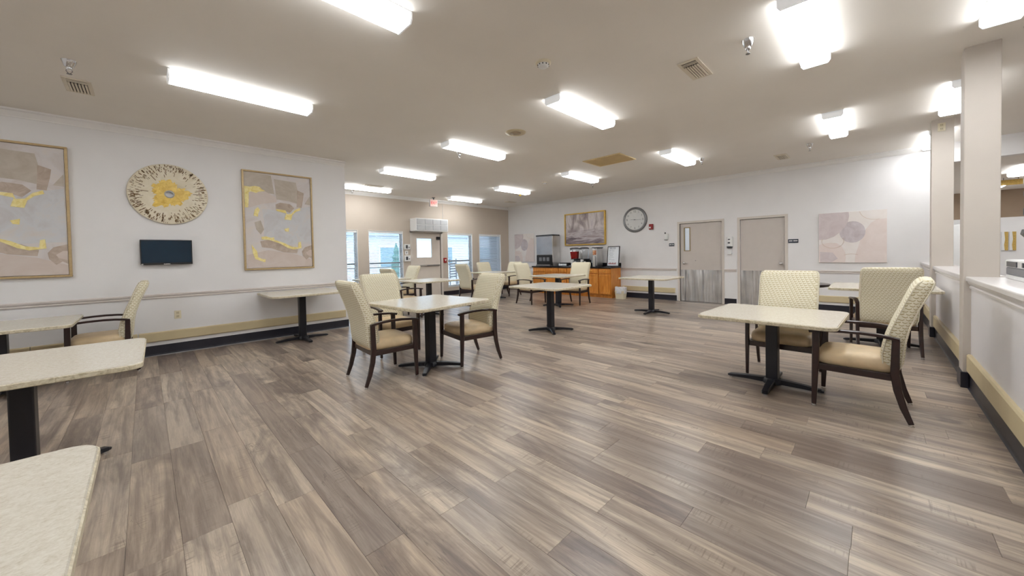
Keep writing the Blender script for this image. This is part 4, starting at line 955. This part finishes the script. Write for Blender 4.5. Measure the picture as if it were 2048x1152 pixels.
# ================================================================== ceiling fittings
def vent(x0, x1, y0, y1, label):
    t = thing('air_vent', label, 'air vent', ((x0+x1)/2, (y0+y1)/2, ZC), group='cream louvred ceiling vents'); a, c = (x1-x0)/2, (y1-y0)/2
    w = 0.03
    B().box(-a, -c, -0.012, a, -c+w, 0, 0.002).box(-a, c-w, -0.012, a, c, 0, 0.002).box(-a, -c+w, -0.012, -a+w, c-w, 0, 0.002).box(a-w, -c+w, -0.012, a, c-w, 0, 0.002).obj('frame', 'vent', t)
    B().box(-a+w, -c+w, -0.002, a-w, c-w, 0).obj('duct', 'dark_void', t)
    q = 0
    lng_x = (a >= c)
    L0, L1 = (-a+w, a-w) if lng_x else (-c+w, c-w); S0, S1 = (-c+w, c-w) if lng_x else (-a+w, a-w)
    # two blades across at one end, five along
    for k in range(2):
        u = L0+0.02+k*0.028
        bb = B(); (bb.box(u, S0, -0.018, u+0.008, S1, -0.004) if lng_x else bb.box(S0, u, -0.018, S1, u+0.008, -0.004)); bb.obj('blade', 'vent', t)
    for k in range(6):
        v = S0+(k+0.5)*(S1-S0)/6; hwid = (S1-S0)/6*0.34
        bb = B(); u0 = L0+0.085
        (bb.box(u0, v-hwid, -0.02, L1, v+hwid, -0.008, 0.002) if lng_x else bb.box(v-hwid, u0, -0.02, v+hwid, L1, -0.008, 0.002)); bb.obj('blade', 'vent', t)
vent(-0.535, -0.335, 5.72, 6.155, 'ceiling vent at the far left below the sprinkler head')
vent(3.79, 4.255, 1.205, 1.40, 'ceiling vent right of the smoke detector, dark slots at one end')
vent(8.84, 9.33, 1.222, 1.425, 'small ceiling vent above the doors')
vent(4.0, 4.5, 9.18, 9.36, 'ceiling vent hidden edge-on behind the leftmost far light')
vent(9.0, 9.4, 9.05, 9.28, 'thin dark ceiling vent in the far corner')
g = thing('return_grille', 'large tan return air grille in the ceiling', 'grille', (6.64, 3.79, ZC))
a, c = 0.33, 0.41
B().box(-a, -c, -0.014, a, -c+0.035, 0, 0.003).box(-a, c-0.035, -0.014, a, c, 0, 0.003).box(-a, -c+0.035, -0.014, -a+0.035, c-0.035, 0, 0.003).box(a-0.035, -c+0.035, -0.014, a, c-0.035, 0, 0.003).obj('frame', 'grille_wood', g)
B().box(-a+0.035, -c+0.035, -0.002, a-0.035, c-0.035, 0).obj('backing', plain('filter_tan', rgb(196, 168, 112), 0.8), g)
for k in range(20): B().box(-a+0.04+k*0.0297, -c+0.035, -0.012, -a+0.052+k*0.0297, c-0.035, -0.003).obj('blade', 'grille_wood', g)
sp = thing('ceiling_speaker', 'round cream ceiling speaker with a darker centre', 'speaker', (4.05, 3.895, ZC))
B().lathe((0, 0, 0), 'z', [(0.16, 0), (0.158, -0.006), (0.10, -0.014), (0.085, -0.012), (0.085, 0)], 40).obj('ring', plain('speaker_cream', rgb(196, 182, 150), 0.5), sp)
B().lathe((0, 0, -0.002), 'z', [(0.085, 0), (0.084, -0.01), (0.03, -0.016), (0.004, -0.017)], 32).obj('grille', plain('speaker_tan', rgb(164, 146, 120), 0.6), sp)
def smoke(x, y, label, s=1.0):
    t = thing('smoke_detector', label, 'smoke detector', (x, y, ZC), group='ceiling smoke detectors')
    B().lathe((0, 0, 0), 'z', [(0.075*s, 0), (0.075*s, -0.012*s), (0.062*s, -0.02*s)], 32).obj('mount', 'cream', t)
    B().lathe((0, 0, -0.018*s), 'z', [(0.056*s, 0), (0.054*s, -0.012*s), (0.05*s, -0.02*s), (0.036*s, -0.03*s), (0.004, -0.032*s)], 32).obj('chamber', 'white', t)
    for k in range(10):
        a = 2*PI*k/10; B().box(-0.006, -0.004, -0.034*s, 0.006, 0.004, -0.024*s).obj('slot', 'black', t).location = (0.052*s*math.cos(a), 0.052*s*math.sin(a), 0)
smoke(2.79, 2.29, 'white smoke detector on the ceiling in the middle of the picture')
smoke(7.40, 6.10, 'small smoke detector on the far ceiling between two lights', 0.9)
def sprinkler(x, y, label):
    t = thing('sprinkler_head', label, 'sprinkler', (x, y, ZC), group='chrome sprinkler heads')
    B().lathe((0, 0, 0), 'z', [(0.05, 0), (0.047, -0.01), (0.03, -0.055), (0.024, -0.06)], 24).obj('escutcheon', 'chrome', t)
    B().lathe((0, 0, -0.058), 'z', [(0.022, 0), (0.022, -0.02), (0.016, -0.028)], 18).obj('collar', 'chrome', t)
    fr = B()
    for sg in (-1, 1): fr.tube([(0.014*sg, 0, -0.08), (0.02*sg, 0, -0.095), (0.004*sg, 0, -0.118)], 0.0035, 6)
    fr.obj('yoke', 'steel', t)
    B().cyl((0, 0, -0.122), 'z', 0.018, 0.003, 16).obj('deflector', 'steel', t)
for x, y, lab in ((-0.437, 5.26, 'chrome sprinkler head at the far left of the ceiling'), (3.83, 0.80, 'chrome sprinkler head right of the nearest square vent'), (8.40, 0.82, 'sprinkler head above the right canvas print'), (4.008, 5.25, 'sprinkler head below the light over the three-chair table'),
                  (8.47, 5.33, 'sprinkler head at the end of the light left of the tan grille'), (4.023, 10.05, 'sprinkler head below the leftmost far light'), (7.96, 2.47, 'sprinkler head at the end of the light above the clock'), (9.2, -1.04, 'sprinkler head between the two pillars'), (5.35, -0.95, 'sprinkler head right of the nearer pillar top'), (8.17, 9.75, 'sprinkler head under the light right of the exit sign')): sprinkler(x, y, lab)
t = thing('beacon_lamp', 'small yellow ceiling beacon under the middle far light', 'beacon', (8.16, 7.7, ZC))
B().cyl((0, 0, -0.01), 'z', 0.05, 0.01, 16).obj('base_plate', 'white', t); B().lathe((0, 0, -0.01), 'z', [(0.035, 0), (0.033, -0.05), (0.02, -0.07), (0.003, -0.074)], 16).obj('dome', plain('amber', rgb(230, 196, 80), 0.3), t)

# ================================================================== outside
wallbox('patio_ground', 'concrete', [(-20, YW+0.22, -0.25, 45, 48, -0.12)])
hs = thing('neighbour_building', 'pale low building outside seen through the left windows', 'building', (0, 19.0, -0.12))
B().box(-3, 0, 0, 24, 5, 2.6).obj('wall', 'facade', hs)
B().prism([(-0.5, 2.6), (5.5, 2.6), (2.5, 4.0)], lambda u, v, d: (d, u, v), -3.5, 24.5).obj('roof', 'roof', hs)
for k in range(7):
    f = B().box(-1+k*3.3, -0.06, 0.8, 0.6+k*3.3, 0.02, 2.1).obj('window_frame', 'white', hs)
    B().box(-0.9+k*3.3, -0.08, 0.9, 0.5+k*3.3, -0.055, 2.0).obj('pane', 'facade_glass', f)
def conifer(x, y, h, r, label):
    t = thing('conifer', label, 'tree', (x, y, -0.12)); rings = []
    B().cyl((0, 0, 0), 'z', 0.06, 0.35, 8).obj('trunk', plain('bark', rgb(90, 70, 55), 0.9), t)
    for k in range(16):
        q = k/15; z = 0.2+q*(h-0.2); rad = r*(1-q)**0.7*(0.75+0.25*math.sin(q*40))+0.01
        if k == 0: rad = r*0.55
        rings.append([((rad+random.uniform(-.12, .12)*rad)*math.cos(2*PI*i/14), (rad+random.uniform(-.12, .12)*rad)*math.sin(2*PI*i/14), z) for i in range(14)])
    B().loft(rings, smooth=False).obj('foliage', 'conifer', t)
conifer(7.85, 15.0, 2.1, 0.42, 'slim bluish conifer outside the large left window')
def patio_chair(x, y, a, label):
    t = thing('patio_chair', label, 'chair', (x, y, -0.12), a, group='slatted patio chairs outside')
    for sx in (-1, 1):
        B().box(0.22*sx-0.02, -0.22, 0, 0.22*sx+0.02, -0.18, 0.45).obj('leg', 'slate', t); B().box(0.22*sx-0.02, 0.18, 0, 0.22*sx+0.02, 0.22, 1.35).obj('leg', 'slate', t)
    for k in range(5): B().box(-0.24, -0.22+k*0.09, 0.45, 0.24, -0.15+k*0.09, 0.475).obj('seat_slat', 'slate', t)
    for k in range(7): B().box(-0.2, 0.19, 0.55+k*0.11, 0.2, 0.21, 0.61+k*0.11).obj('back_slat', 'slate', t)
patio_chair(9.35, 12.6, 0.3, 'tall slatted patio chair outside the window right of the door')
patio_chair(10.2, 12.4, -0.9, 'second slatted patio chair outside the window right of the door')
